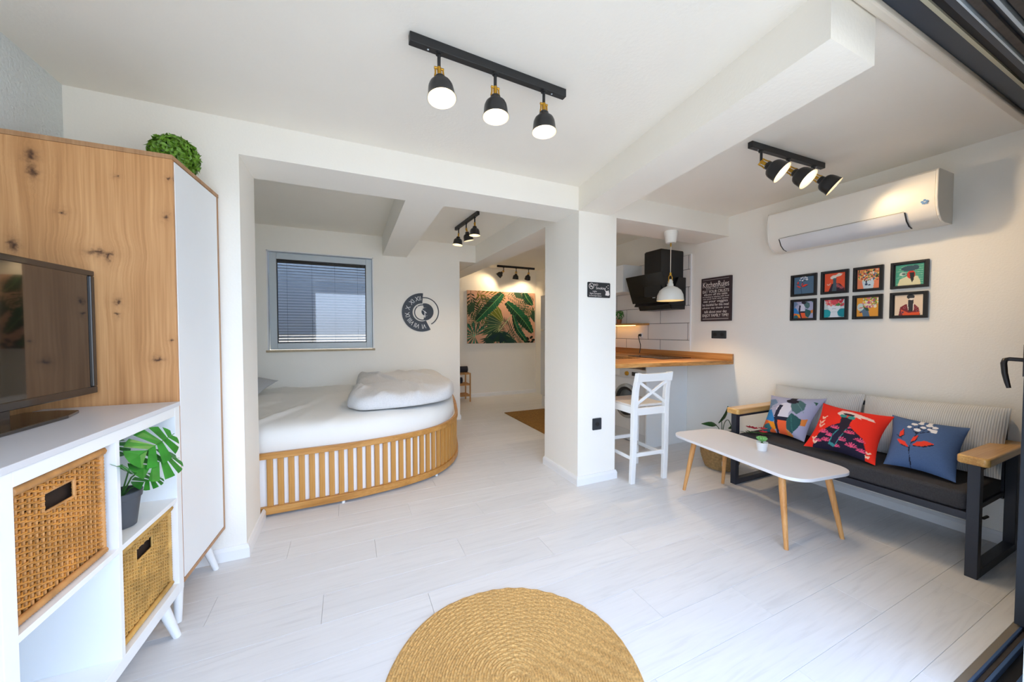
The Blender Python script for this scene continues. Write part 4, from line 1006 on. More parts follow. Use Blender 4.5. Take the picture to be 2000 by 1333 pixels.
# boards of the bar run towards the wall, side by side
yb = [(2.615,2.425),(2.73,2.57),(2.86,2.72),(3.02,2.87),(3.06,3.06)]
M_b2 = wood('rustic oak board dark', '6b4422', 'a06a35', 'c28b50', 'X', 0.7, 0.45, coat=0.15)
M_b3 = wood('rustic oak board light', '9c6832', 'cf9450', 'e4b577', 'X', 0.9, 0.45, coat=0.15)
for i, m_ in zip(range(4), (M_b3, M_counter, M_b2, M_counter)):
    (l0, r0), (l1, r1) = yb[i], yb[i+1]
    obj('board', MB().prism([(2.139,l0+0.001),(3.611,r0+0.001),(3.611,r1-0.001),(2.139,l1-0.001)], 0.957, 0.995), m_, wt, bevel=0.003)
obj('board', MB().box((2.985,3.062,0.957),(3.275,4.80,0.995)), M_b2, wt, bevel=0.003)
obj('board', MB().box((3.277,3.062,0.957),(3.611,4.80,0.995)), M_counter, wt, bevel=0.003)
obj('upstand', MB().box((3.585,2.425,0.9955),(3.6105,4.72,1.062)), M_counter_y, wt, bevel=0.003)
obj('bracket', MB().box((3.50,2.50,0.945),(3.61,2.53,0.957)), M_white, wt)
hobt = thing('hob', 'flat black glass hob set on the wooden worktop', 'hob', (0,0,0))
obj('glass_plate', MB().prism(rounded(0.44,0.54,0.015,4,3.30,3.12), 0.9955, 1.001), M_gloss, hobt, bevel=0.001)
for (x, y, r) in ((3.20,2.99,0.07),(3.40,2.99,0.09),(3.20,3.26,0.09),(3.40,3.26,0.07)):
    obj('ring_mark', MB().lathe([(r-0.003,1.001),(r,1.001),(r,1.0013),(r-0.003,1.0013)], 40, Matrix.Translation((x,y,0)), cap=False), mat('grey hob mark','6e7072',0.4), hobt)
# cabinet end panel and base units behind it
bc = thing('base_cabinet', 'pale white kitchen base cabinet with a plain end panel under the worktop', 'cabinet')
M_cab = mat('pale blue white cabinet board', 'edf3f6', 0.4, var=0.01)
obj('end_panel', MB().box((2.985,2.978,0.0),(3.609,2.996,0.955)), M_cab, bc, bevel=0.001)
obj('carcass', MB().box((3.02,3.63,0.10),(3.609,4.78,0.955)), M_cab, bc)
for (y0, y1) in ((3.632,4.20),(4.204,4.778)):
    d = obj('door', MB().box((3.0,y0,0.12),(3.018,y1,0.945)), M_cab, bc, bevel=0.0015); obj('handle', MB().box((2.985,y0+0.04,0.80),(3.0,y0+0.055,0.92)), M_alu, d)
obj('plinth', MB().box((3.05,3.63,0.0),(3.07,4.78,0.10)), M_cab, bc)
# washing machine
wm = thing('washing_machine', 'white front loading washing machine under the worktop behind the bar stool', 'washing machine', (0,0,0))
wy0, wy1, wxf = 3.004, 3.600, 3.005
obj('housing', MB().box((wxf,wy0,0.012),(3.58,wy1,0.86)), M_fridge, wm, bevel=0.008)
obj('control_panel', MB().box((wxf-0.006,wy0+0.006,0.745),(wxf,wy1-0.006,0.852)), mat('light grey control panel','c5c9cc',0.35), wm, bevel=0.003)
obj('display', MB().box((wxf-0.0075,wy0+0.12,0.78),(wxf-0.006,wy0+0.22,0.825)), M_black, wm)
obj('program_knob', MB().lathe([(0.026,0),(0.024,0.018),(0.001,0.019)], 24, orient((wxf-0.006,3.30,0.80),(-1,0,0))), M_brass, wm, smooth=40)
obj('soap_drawer', MB().box((wxf-0.009,wy1-0.17,0.765),(wxf-0.006,wy1-0.02,0.835)), M_fridge, wm, bevel=0.002)
zc_ = 0.475
obj('door_ring', MB().lathe([(0.165,0),(0.205,0.0),(0.200,0.022),(0.168,0.026)], 48, orient((wxf,3.305,zc_),(-1,0,0)), cap=False), mat('chrome grey ring','aeb4b8',0.25,metal=0.6), wm, smooth=40)
obj('door_seal', MB().lathe([(0.130,0.004),(0.168,0.004),(0.166,0.024),(0.132,0.012)], 48, orient((wxf,3.305,zc_),(-1,0,0)), cap=False), M_black, wm, smooth=40)
obj('door_glass', MB().lathe([(0.135,0.004),(0.12,0.012),(0.06,0.020),(0.001,0.022)], 40, orient((wxf,3.305,zc_),(-1,0,0)), cap=False), mat('dark door glass','4a5257',0.08,coat=0.5), wm, smooth=60)
obj('kick_panel', MB().box((wxf-0.003,wy0+0.01,0.03),(wxf,wy1-0.01,0.135)), mat('light grey kick','cdd1d3',0.4), wm, bevel=0.001)
# cooker hood
ch = thing('cooker_hood', 'angled black glass cooker hood with a black chimney on the tiled wall', 'cooker hood')
yh0, yh1 = 2.985, 3.56
obj('chimney', MB().box((3.245,3.045,1.70),(3.600,3.295,2.225)), M_hood, ch, bevel=0.001)
obj('chimney_sleeve', MB().box((3.252,3.052,2.225),(3.600,3.288,2.235)), M_hood, ch)
obj('body', MB().prism([(0,0),(0.28,0),(0.28,0.32),(0.16,0.32)], 0, yh1-yh0-0.04, Matrix(((1,0,0,3.32),(0,0,1,yh0+0.02),(0,1,0,1.60),(0,0,0,1)))), M_hood, ch, bevel=0.002)
A_, B_ = Vector((3.195,0,1.962)), Vector((3.315,0,1.640)); nn = Vector((-(B_-A_).z, 0, (B_-A_).x)).normalized()*0.010
def slab(a, b, y0, y1, off): 
    return MB().add([(a.x,y0,a.z),(b.x,y0,b.z),(b.x,y1,b.z),(a.x,y1,a.z),(a.x+off.x,y0,a.z+off.z),(b.x+off.x,y0,b.z+off.z),(b.x+off.x,y1,b.z+off.z),(a.x+off.x,y1,a.z+off.z)],[(0,1,2,3),(4,7,6,5),(0,4,5,1),(1,5,6,2),(2,6,7,3),(3,7,4,0)])
if nn.x < 0: nn = -nn
obj('glass_front', slab(A_, B_, yh0, yh1, nn), M_gloss, ch, bevel=0.001)
A2, B2 = Vector((3.335,0,1.640)), Vector((3.375,0,1.552))
obj('lower_glass', slab(A2, B2, yh0+0.03, yh1-0.06, nn*0.8), M_gloss, ch, bevel=0.001)
obj('underside', MB().box((3.375,yh0+0.03,1.552),(3.60,yh1-0.06,1.60)), M_hood, ch, bevel=0.002)
obj('control_strip', MB().box((-0.0004,-0.022,-0.004),(0.0004,0.022,0.004), Matrix.Translation((3.293,3.19,1.690)) @ Matrix.Rotation(math.radians(-20),4,'Y')), M_alu, ch)
# wall cabinet, shelf, bottles
uc = thing('wall_cabinet', 'small white wall cabinet beyond the cooker hood', 'cabinet')
obj('carcass', MB().box((3.30,3.70,1.81),(3.600,4.60,2.165)), M_cab, uc, bevel=0.001)
for (y0, y1) in ((3.702,4.148),(4.152,4.598)): obj('door', MB().box((3.282,y0,1.812),(3.30,y1,2.163)), M_cab, uc, bevel=0.0015)
sh_ = thing('wall_shelf', 'short wooden wall shelf lit from below beside the plug', 'shelf')
obj('shelf_board', MB().box((3.43,3.56,1.376),(3.600,4.50,1.400)), wood('shelf pine','9c6b33','bb8748','d3a368','Y',1.4), sh_, bevel=0.003)
obj('light_strip', MB().box((3.50,3.72,1.370),(3.515,4.45,1.376)), mat('lit strip','ffffff',0.5,emit=(1.0,0.50,0.10),estr=14.0), sh_)
jb = thing('spice_jar', 'glass jar on the wall shelf beside the column edge', 'jar', (3.50,4.16,1.400))
obj('glass', MB().lathe([(0.032,0),(0.035,0.004),(0.035,0.075),(0.026,0.09),(0.026,0.10)], 20), mat('amber jar','c09a6a',0.2,var=0.1), jb, smooth=40)
obj('lid', MB().lathe([(0.028,0.1005),(0.028,0.118),(0.001,0.119)], 20), M_brass, jb, smooth=40)
tp2 = thing('shelf_plant', 'small trailing green plant on the wall shelf under the cabinet', 'plant', (3.50,4.02,1.400))
obj('pot', MB().lathe([(0.028,0),(0.036,0.06),(0.033,0.06),(0.001,0.055)], 20, cap=False), mat('terracotta','a8683f',0.7), tp2, smooth=40)
obj('foliage', leaf_cloud((0,0,0.12), 0.065, 160, 0.014, random.Random(4)), M_leaf, tp2, kind='stuff')
pg = thing('kitchen_plug', 'black plug and cable hanging from the tiled wall above the hob', 'plug', (3.598,3.705,1.243))
obj('plug_body', MB().lathe([(0.018,0),(0.020,0.01),(0.014,0.034),(0.001,0.036)], 16, orient((0,0,0),(-1,0,0))), M_black, pg, smooth=40)
obj('socket', MB().box((-0.006,-0.03,-0.03),(0.002,0.03,0.03)), M_white, pg, bevel=0.003)
obj('cable', MB().tube([tuple(map(float,q)) for q in catmull([(-0.030,0,0.0),(-0.055,-0.01,-0.015),(-0.060,-0.03,-0.06),(-0.05,-0.045,-0.14),(-0.06,-0.04,-0.239)], 6)], 0.005, 8), M_black, pg, smooth=60)
# fridge
fr = thing('fridge', 'tall white fridge freezer in the hall beyond the column', 'fridge', (0,0,0))
obj('housing', MB().box((3.075,4.86,0.03),(3.60,5.46,1.90)), M_fridge, fr, bevel=0.006)
d = obj('freezer_door', MB().box((3.03,4.862,1.322),(3.072,5.458,1.902)), M_fridge, fr, bevel=0.010, seg=3, smooth=40)
d2 = obj('fridge_door', MB().box((3.03,4.862,0.20),(3.072,5.458,1.310)), M_fridge, fr, bevel=0.010, seg=3, smooth=40)
obj('handle', MB().box((3.012,4.90,1.40),(3.03,4.93,1.62)), M_alu, d, bevel=0.003)
obj('handle', MB().box((3.012,4.90,0.95),(3.03,4.93,1.20)), M_alu, d2, bevel=0.003)
obj('plinth', MB().box((3.055,4.87,0.0),(3.075,5.45,0.185)), M_fridge, fr)
# pendant lamp over the bar
pl = thing('pendant_lamp', 'white metal pendant lamp with brass fitting over the breakfast bar', 'lamp', (2.912,2.612,0))
obj('canopy', MB().lathe([(0.001,2.165),(0.044,2.165),(0.050,2.175),(0.064,2.272),(0.060,2.280)], 32, cap=False), mat('white plastic canopy','f2f2ee',0.4), pl, smooth=40)
obj('cord', MB().tube([(0,0,2.165),(0,0,1.86)], 0.0035, 8), mat('white textile cord','d9d4c8',0.7), pl, smooth=60)
obj('cord_grip', MB().lathe([(0.007,2.130),(0.007,2.166)], 12), M_brass, pl, smooth=40)
bk = MB().tube([(-0.022,0,1.775),(-0.024,0,1.83),(-0.012,0,1.850),(0.012,0,1.850),(0.024,0,1.83),(0.022,0,1.775)], 0.0045, 8)
bk.lathe([(0.010,1.845),(0.010,1.875)], 12); obj('bracket', bk, M_brass, pl, smooth=60)
obj('socket', MB().lathe([(0.022,1.755),(0.024,1.79),(0.010,1.81)], 24), mat('pale grey socket','d4d4ce',0.4), pl, smooth=40)
shp = [(0.126,1.600),(0.1255,1.606),(0.119,1.655),(0.098,1.700),(0.066,1.727),(0.030,1.742),(0.028,1.765),(0.020,1.770)]
shd = obj('shade', MB().lathe(shp, 48, cap=False), mat('white grey enamel shade','dfe0da',0.35), pl, smooth=60)
obj('inner_liner', MB().lathe([(r-0.0015, z-0.002) for r, z in shp[:6]]+[(0.001,1.738)], 48, cap=False), mat('cream shade lining','f0e2ba',0.5), shd, smooth=60)
obj('bulb', MB().lathe([(0.001,1.632),(0.018,1.636),(0.030,1.655),(0.030,1.672),(0.018,1.70),(0.014,1.735)], 20, cap=False), M_bulb, shd, smooth=60)
def lamp(name, loc, dir_, power, color=WARM, size=1.9, blend=0.6, r=0.03, parent=None):
    l = bpy.data.lights.new(name, 'SPOT'); l.energy = power; l.color = color; l.spot_size = size; l.spot_blend = blend; l.shadow_soft_size = r
    o = bpy.data.objects.new(name, l); COL.objects.link(o); o.location = loc; o.rotation_euler = Vector(dir_).to_track_quat('-Z', 'Y').to_euler()
    if parent: o.parent = parent
    return o
lamp('bulb_light', (0,0,1.625), (0,0,-1), 24, WARM, 2.2, 0.5, 0.03, pl)

# ================================================================== TRACK LIGHTS
def head_parts(parent, pos, axis, k=1.0, mb_=M_bulb):
    """a lamp head: stem from the rail, brass yoke, bell shade with white lining; axis = direction the opening faces"""
    ax = Vector(axis).normalized(); p = Vector(pos)
    piv = p-Vector((0,0,0.062*k))
    obj('stem', MB().tube([p, piv], 0.007*k, 10).lathe([(0.014*k,0),(0.014*k,0.006*k)], 16, Matrix.Translation(p-Vector((0,0,0.006*k)))), M_black, parent, smooth=50)
    M_ = orient(piv, -ax, (0,0,1) if abs(ax.z) < 0.8 else (1,0,0))       # local +z points back up the neck
    y = MB()
    for s_ in (-1, 1): y.tube([M_ @ Vector((0.016*k*s_,0,0.004*k)), M_ @ Vector((0.017*k*s_,0,-0.024*k)), M_ @ Vector((0.021*k*s_,0,-0.040*k))], 0.0038*k, 8)
    y.tube([M_ @ Vector((-0.02*k,0,0)), M_ @ Vector((0.02*k,0,0))], 0.005*k, 8)
    y.lathe([(0.009*k,-0.030*k),(0.009*k,0.004*k)], 12, M_)
    obj('yoke', y, M_brass, parent, smooth=50)
    prof = [(0.0590,-0.133),(0.0570,-0.129),(0.0540,-0.116),(0.0525,-0.098),(0.0500,-0.082),(0.0440,-0.069),(0.0340,-0.060),(0.0235,-0.056),(0.0225,-0.042),(0.018,-0.036),(0.001,-0.035)]
    sh = obj('shade', MB().lathe([(r*k, z*k) for r, z in prof], 40, M_, cap=False), M_blacksat, parent, smooth=55)
    obj('inner_liner', MB().lathe([((r-0.0012)*k, (z-0.001)*k) for r, z in prof[:7]]+[(0.001, -0.062*k)], 40, M_, cap=False), M_liner, sh, smooth=55)
    obj('bulb', MB().lathe([(0.001,-0.116*k),(0.018*k,-0.114*k),(0.026*k,-0.104*k),(0.026*k,-0.095*k),(0.016*k,-0.070*k)], 24, M_, cap=False), mb_, sh, smooth=55)
    return M_ @ Vector((0,0,-0.128*k)), ax
def track(name_label, a, b, heads, w=0.030, h=0.038, zc=CZ, k=1.0, power=None, group='black track lights', cone=2.3):
    a, b = np.array(a, float), np.array(b, float); c = (a+b)/2; ang = math.atan2(b[1]-a[1], b[0]-a[0]); L_ = np.linalg.norm(b-a)
    t = thing('track_light', name_label, 'track light', (c[0], c[1], zc), ang, group)
    obj('rail', MB().box((-L_/2,-w/2,-h),(L_/2,w/2,-0.0005)), M_black, t, bevel=0.002)
    for s_ in (-0.40, 0.40): obj('screw', MB().lathe([(0.004,-h-0.001),(0.004,-h+0.001)], 10, Matrix.Translation((L_*s_,0,0))), M_alu, t)
    R_ = Matrix.Rotation(-ang, 3, 'Z')
    for (f, axis) in heads:
        e, ax = head_parts(t, ((f-0.5)*L_, 0, -h), R_ @ Vector(axis), k)
        lamp('bulb_light', e, ax, power if power else LAMP_W, WARM, cone, 0.7, 0.025, t)
    return t
track('black ceiling track with three bell lamps, nearest the camera', (0.237,1.500), (0.985,1.538), [(0.16,(0.05,-0.16,-1)),(0.50,(0.0,-0.06,-1)),(0.84,(0.0,-0.04,-1))])
track('black ceiling track with three tilted bell lamps beside the air conditioner', (2.297,1.462), (3.066,1.438), [(0.14,(0.31,-0.66,-0.65)),(0.50,(0.17,-0.74,-0.71)),(0.86,(0.37,-0.62,-0.62))], k=1.1, power=13, cone=1.9)
track('small black ceiling track with three bell lamps between the two bedroom beams', (1.208,4.281), (1.256,3.60), [(0.14,(-0.1,0.0,-1)),(0.50,(0.25,0.05,-1)),(0.86,(0.0,0.0,-1))], zc=BZ, power=9)
track('black ceiling track with three lamps above the leaf picture in the hall', (2.60,6.38), (3.40,6.38), [(0.17,(-0.7,0.6,-0.8)),(0.50,(0,0.25,-1)),(0.84,(0.05,0.5,-0.9))], zc=BZ, k=1.05, power=12)

# ================================================================== ON THE WALLS
# air conditioner
acn = thing('air_conditioner', 'long white wall mounted air conditioner above the framed pictures', 'air conditioner')
pr = [(3.611,1.998),(3.611,2.325),(3.392,2.322),(3.378,2.308),(3.374,2.14),(3.384,2.085),(3.412,2.035),(3.452,2.005),(3.50,1.996)]
ya, yb_ = 0.972, 1.985
def extr(prof, y0, y1):
    n = len(prof); vs = [(x,y0,z) for x,z in prof]+[(x,y1,z) for x,z in prof]
    return MB().add(vs, [tuple(range(n)), tuple(range(2*n-1,n-1,-1))]+[(i,n+i,n+(i+1)%n,(i+1)%n) for i in range(n)])
M_ac = mat('warm white plastic', 'ece8df', 0.35, var=0.01)
obj('body', extr(pr, ya+0.014, yb_-0.014), M_ac, acn, smooth=40)
pr2 = [(3.611,1.996),(3.611,2.327),(3.390,2.324),(3.375,2.309),(3.371,2.14),(3.381,2.083),(3.410,2.032),(3.451,2.002),(3.50,1.993)]
obj('end_cap', extr(pr2, ya, ya+0.013), M_ac, acn, bevel=0.004); obj('end_cap', extr(pr2, yb_-0.013, yb_), M_ac, acn, bevel=0.004)
vane = [(3.3795,2.086),(3.3775,2.086),(3.4075,2.032),(3.449,2.001),(3.490,1.9915),(3.490,1.9945),(3.452,2.0045),(3.4115,2.0345)]
obj('vane', extr(vane, 1.125, 1.885), mat('vane white','dfe1e4',0.3), acn, smooth=40)
for yy in (1.118, 1.886): obj('vane_gap', extr([(x-0.0008,z-0.0006) for x,z in vane], yy, yy+0.006), M_black, acn)
obj('louvre_line', MB().box((3.3735,1.125,2.0895),(3.378,1.885,2.0915)), mat('seam grey','8f8d88',0.6), acn)
M_aclogo = mat('blue badge print','5d8fc4',0.5)
lg = MB()
for (dy, dz) in ((0,0.012),(0.011,0.004),(-0.011,0.004),(0.006,-0.006),(-0.006,-0.006)):
    lg.lathe([(0.0065,0),(0.0065,0.0008)], 10, orient((3.3735,1.030+dy,2.125+dz),(-1,0,0)))
obj('badge', lg, M_aclogo, acn)

# eight framed prints
def f_blossom(): return art_blue(64, '52708a')
def f_red():
    a = Art(64,64,'ea5a38'); a.poly([(0.2,0),(0.35,0.4),(0.5,0.45),(0.75,0.4),(0.98,0.15),(1,0)], '3c2a38')
    for (x,y) in ((0.7,0.2),(0.85,0.12),(0.62,0.3)): shell(a,x,y,0.12,'d9696a')
    a.poly([(0.42,0.7),(0.42,0.3),(0.36,0.0),(0.6,0.0),(0.58,0.7)], '4d5c66'); a.ell(0.44,0.78,0.16,0.10,'efe0cf',0.3); a.poly([(0.5,0.85),(0.7,0.98),(0.88,0.92),(0.8,0.82),(0.6,0.78)], 'efe0cf'); a.ell(0.5,0.68,0.1,0.04,'46707a')
    a.line([(0.12,0.42),(0.2,0.34),(0.3,0.45)],0.025,'f0b49a'); return a
def flowers(a, n, box, cols, seed, r=0.06):
    rr = random.Random(seed)
    for _ in range(n): 
        x=rr.uniform(box[0],box[2]); y=rr.uniform(box[1],box[3]); a.ell(x,y,rr.uniform(.4,1)*r,rr.uniform(.4,1)*r,rr.choice(cols),rr.uniform(0,3))
    return a
def f_flowerhead():
    a = Art(64,64,'ef8a63'); a.poly([(0.3,0),(0.22,0.35),(0.3,0.5),(0.72,0.5),(0.78,0.3),(0.74,0)], 'cfe0ea'); a.ell(0.42,0.22,0.07,0.06,'2c4668'); a.ell(0.56,0.18,0.07,0.03,'2c4668'); a.ell(0.42,0.36,0.04,0.08,'2d3550')
    return flowers(a,130,(0.05,0.42,0.97,0.98),['5c7c3c','d98a4a','e7e2c8','3f5d86','b8524a','7fa05a','f1c36a','38502e'],3)
def f_green():
    a = Art(64,64,'4fa58c')
    for k in range(9): a.line([(0.02+0.1*(k%3),0.08+0.1*k),(0.4,0.12+0.1*k),(0.98,0.06+0.105*k)],0.010,'9fd0b6')
    a.poly([(0.08,0),(0.15,0.3),(0.4,0.42),(0.78,0.42),(0.88,0.2),(0.9,0)], 'e6e0b8'); a.ell(0.56,0.5,0.15,0.2,'d5402e'); a.poly([(0.5,0.6),(0.68,0.6),(0.66,0.25),(0.6,0.12),(0.54,0.3)], '2d3133')
    a.ell(0.5,0.80,0.30,0.13,'3d5a66'); a.ell(0.70,0.82,0.14,0.12,'3d5a66'); a.ell(0.26,0.55,0.12,0.09,'c9d8cc'); a.ell(0.30,0.55,0.07,0.05,'566b6a'); return a
def f_figure():
    a = art_figure(); b = Art(64,64,'a9c4dc'); b.a = a.a[::2,::2][:55,:55] if False else a.a; b.nx,b.ny = a.nx,a.ny; b.X,b.Y=a.X,a.Y; return b
def f_teal():
    a = Art(64,64,'c9d6da'); a.ell(0.08,0.22,0.28,0.24,'21a0a8'); a.ell(0.92,0.25,0.26,0.24,'1d8f9c'); a.poly([(0.3,0),(0.34,0.3),(0.2,0.55),(0.2,0.75),(0.5,0.62),(0.8,0.75),(0.8,0.5),(0.66,0.3),(0.72,0)], 'e6ecf2')
    a.line([(0.4,0.48),(0.5,0.5),(0.6,0.48)],0.010,'8aa0ac'); a.line([(0.38,0.3),(0.62,0.3)],0.008,'a9c0cc')
    return flowers(a,46,(0.04,0.66,0.96,0.98),['e0505c','e0505c','ef8f84','4c8a4a','c93a4c'],5,0.10)
def f_profile():
    a = Art(64,64,'eba23c'); a.poly([(0.3,0),(0.26,0.2),(0.12,0.34),(0.2,0.6),(0.5,0.62),(0.55,0.3),(0.62,0)], '5d7790'); a.ell(0.18,0.5,0.16,0.2,'c9d9d4'); a.line([(0.1,0.45),(0.3,0.47)],0.02,'d14a3a'); a.ell(0.18,0.22,0.06,0.03,'3c3a66'); a.poly([(0.3,0.75),(0.5,0.5),(0.6,0.3),(0.45,0.3),(0.3,0.5)], '2f5648')
    return flowers(a,90,(0.3,0.5,0.98,0.98),['f1d04a','e58a90','d9d3c8','7f9a3c','b85a86','f3e9c8'],7,0.08)
def f_cream():
    a = Art(64,64,'eed8be'); a.poly([(0.15,0),(0.2,0.4),(0.4,0.55),(0.7,0.55),(0.86,0.35),(0.92,0)], '7f3038'); a.poly([(0.22,0.3),(0.5,0.12),(0.9,0.15),(0.9,0),(0.3,0)], 'e85a34')
    for (x,y) in ((0.36,0.38),(0.76,0.35),(0.3,0.15),(0.82,0.2)): a.ell(x,y,0.05,0.06,'b0565a'); a.ell(x,y,0.025,0.03,'3b2a3a')
    a.poly([(0.44,0.55),(0.5,0.2),(0.68,0.2),(0.7,0.55)], 'efe4d6'); a.poly([(0.48,0.75),(0.5,0.18),(0.66,0.18),(0.67,0.75)], '39373b'); a.ell(0.57,0.9,0.14,0.12,'3d3f42'); a.ell(0.60,0.79,0.09,0.05,'efe8e0'); return a
M_pp = printmat('framed paper print', 0.5)
M_mount = mat('black frame wood','161618',0.4)
cols_ = [(1.905,1.682),(1.642,1.452+0.0),(1.427,1.262),(1.222,1.069)]
# pixel-true edges of the four columns along the wall
cols_ = [(1.907,1.712),(1.683,1.500),(1.472,1.297),(1.258,1.068)]
tops = [f_blossom, f_red, f_flowerhead, f_green]; bots = [f_figure, f_teal, f_profile, f_cream]
desc = [['white blossoms on slate blue','a turbaned figure on orange red','a face under a crown of flowers on orange','a red-bearded figure in a wide hat on green'],
        ['a dark figure with a leaf on blue and orange','a pale face among red flowers on teal','a blue profile with yellow flowers on orange','a figure in a red patterned robe on cream']]
for r_, (zb, zt) in enumerate(((1.602,1.790),(1.390,1.575))):
    for c_, (yl, yr) in enumerate(cols_):
        f = thing('framed_picture', ('upper' if r_ == 0 else 'lower')+' row black framed print of '+desc[r_][c_], 'picture', (XR-0.001,(yl+yr)/2,(zb+zt)/2), 0, 'eight small framed prints above the sofa')
        hw_, hh = (yl-yr)/2, (zt-zb)/2; fwid = 0.017
        obj('frame', MB().box((-0.018,-hw_,-hh),(0,-hw_+fwid,hh)).box((-0.018,hw_-fwid,-hh),(0,hw_,hh)).box((-0.018,-hw_+fwid,-hh),(0,hw_-fwid,-hh+fwid)).box((-0.018,-hw_+fwid,hh-fwid),(0,hw_-fwid,hh)), M_mount, f, bevel=0.0015)
        obj('backing', MB().box((-0.006,-hw_+fwid,-hh+fwid),(0,hw_-fwid,hh-fwid)), M_mount, f)
        a = (tops if r_ == 0 else bots)[c_]()
        iw, ih = hw_-fwid-0.008, hh-fwid-0.004
        flat_print('print', a, (-0.0065, iw, -ih), (0,-2*iw,0), (0,0,2*ih), M_pp, f)

# kitchen rules board
kr = thing('kitchen_rules_sign', 'dark brown canvas sign with white kitchen rules lettering above the sockets', 'sign', (XR-0.001,2.620,1.640))
obj('canvas', MB().box((-0.028,-0.170,-0.234),(0,0.170,0.234)), mat('dark brown canvas','35262a',0.7,var=0.08), kr, bevel=0.002)
M_ink = mat('off white lettering','e4dcd6',0.7)
Mt = Matrix(((0,0,-1,-0.0285),(-1,0,0,0),(0,1,0,0),(0,0,0,1)))
def krt(s, z, size, wid):
    o = text('lettering', s, size, M_ink, None, Matrix.Identity(4), 0.0004)
    xs_ = [v.co.x for v in o.data.vertices]; w0 = max(xs_)-min(xs_)
    o.data.transform(Mt @ Matrix.Translation((0, z, 0)) @ Matrix.Diagonal((wid/w0, 1, 1, 1))); o.parent = kr; o.location = (0,0,0)
for (s_, z_, sz, wd_) in (('KitchenRules',0.130,0.088,0.30),('RULES OF THE HOUSE',0.112,0.016,0.22),('EAT YOUR CRUSTS',0.070,0.044,0.30),('elbows off the table',0.044,0.030,0.27),
        ('no texting or playing with food',0.022,0.020,0.30),('use your fork and spoon',0.000,0.020,0.29),('eat your veggies',-0.032,0.038,0.28),('be thankful for this meal',-0.070,0.038,0.30),
        ('please say thank you',-0.100,0.028,0.30),('talk about your day',-0.146,0.042,0.26),('ENJOY FAMILY TIME!',-0.188,0.044,0.30)): krt(s_, z_, sz, wd_)
for z_ in (0.212,-0.206,-0.214): obj('rule_line', MB().box((-0.0290,-0.15,z_-0.001),(-0.0280,0.15,z_+0.001)), M_ink, kr)
# no smoking plate on the column
ns = thing('no_smoking_sign', 'black no smoking plate with white lettering on the white column', 'sign', (1.951,2.4995,1.647))
obj('plate', MB().prism(rounded(0.238,0.128,0.010,4), 0, 0.005, Matrix(((1,0,0,0),(0,0,-1,0),(0,1,0,0),(0,0,0,1)))), mat('black sign plate','2b2e31',0.4), ns, bevel=0.0008)
Mn = Matrix(((1,0,0,0),(0,0,-1,-0.0055),(0,1,0,0),(0,0,0,1)))
for (s_, x_, z_, sz) in (('NO',-0.032,0.034,0.026),('Smoking',0.018,0.006,0.030),('Lütfen',-0.045,-0.018,0.017),('Sigara İçmeyiniz',-0.038,-0.036,0.018),('Bu Evde Sigara İçilmez',-0.038,-0.054,0.014)):
    text('lettering', s_, sz, M_ink, ns, Mn @ Matrix.Translation((x_, z_, 0)), 0.0003)
ic = MB().lathe([(0.022,0.0),(0.026,0.0),(0.026,0.0012),(0.022,0.0012)], 32, Mn @ Matrix.Translation((-0.080,0.030,0)), cap=False)
ic.box((-0.022,-0.002,0),(0.022,0.002,0.001), Mn @ Matrix.Translation((-0.080,0.030,0)) @ Matrix.Rotation(-0.8,4,'Z')).box((-0.014,-0.0025,0),(0.014,0.0025,0.001), Mn @ Matrix.Translation((-0.080,0.027,0)))
obj('cigarette_symbol', ic, M_ink, ns)
obj('paw_symbol', MB().prism([(-0.02,-0.02),(0.015,-0.024),(0.026,-0.012),(0.014,0.024),(0.0,0.016),(-0.022,0.020),(-0.014,0.004)][::1], 0, 0.0008, Mn @ Matrix.Translation((0.085,-0.022,0))), M_ink, ns)
for (x_, z_) in ((0.078,0.030),(0.095,0.042),(0.095,0.018)): obj('star_symbol', MB().lathe([(0.005,0),(0.005,0.0008)], 5, Mn @ Matrix.Translation((x_,z_,0))), M_ink, ns)
# sockets
def socket(name, label, M_, w, h, dbl):
    s_ = thing(name, label, 'socket', M_.translation, 0, rot=M_.to_euler())
    obj('cover_plate', MB().prism(rounded(w,h,0.006,3), 0, 0.009), mat('anthracite plastic','2f343a',0.4), s_, bevel=0.0015)
    for cx in ((-w/4, w/4) if dbl else (0,)):
        obj('socket_well', MB().lathe([(0.021,0.009),(0.021,0.011),(0.018,0.011),(0.017,0.0095),(0.001,0.0094)], 24, Matrix.Translation((cx,0,0)), cap=False), M_black, s_, smooth=40)
        for q in (-1,1): obj('pin_hole', MB().lathe([(0.0025,0.0096),(0.0025,0.0105)], 10, Matrix.Translation((cx+q*0.0095,0,0))), M_gloss, s_)
socket('wall_socket', 'single black socket low on the white column', Matrix.Translation((1.938,2.4995,0.502)) @ Matrix.Rotation(PI/2,4,'X'), 0.092, 0.100, False)
Mr = Matrix(((0,0,-1,XR-0.0005),(-1,0,0,2.591),(0,1,0,1.261),(0,0,0,1)))
socket('wall_socket', 'double black socket on the right wall under the brown sign', Mr, 0.165, 0.084, True)

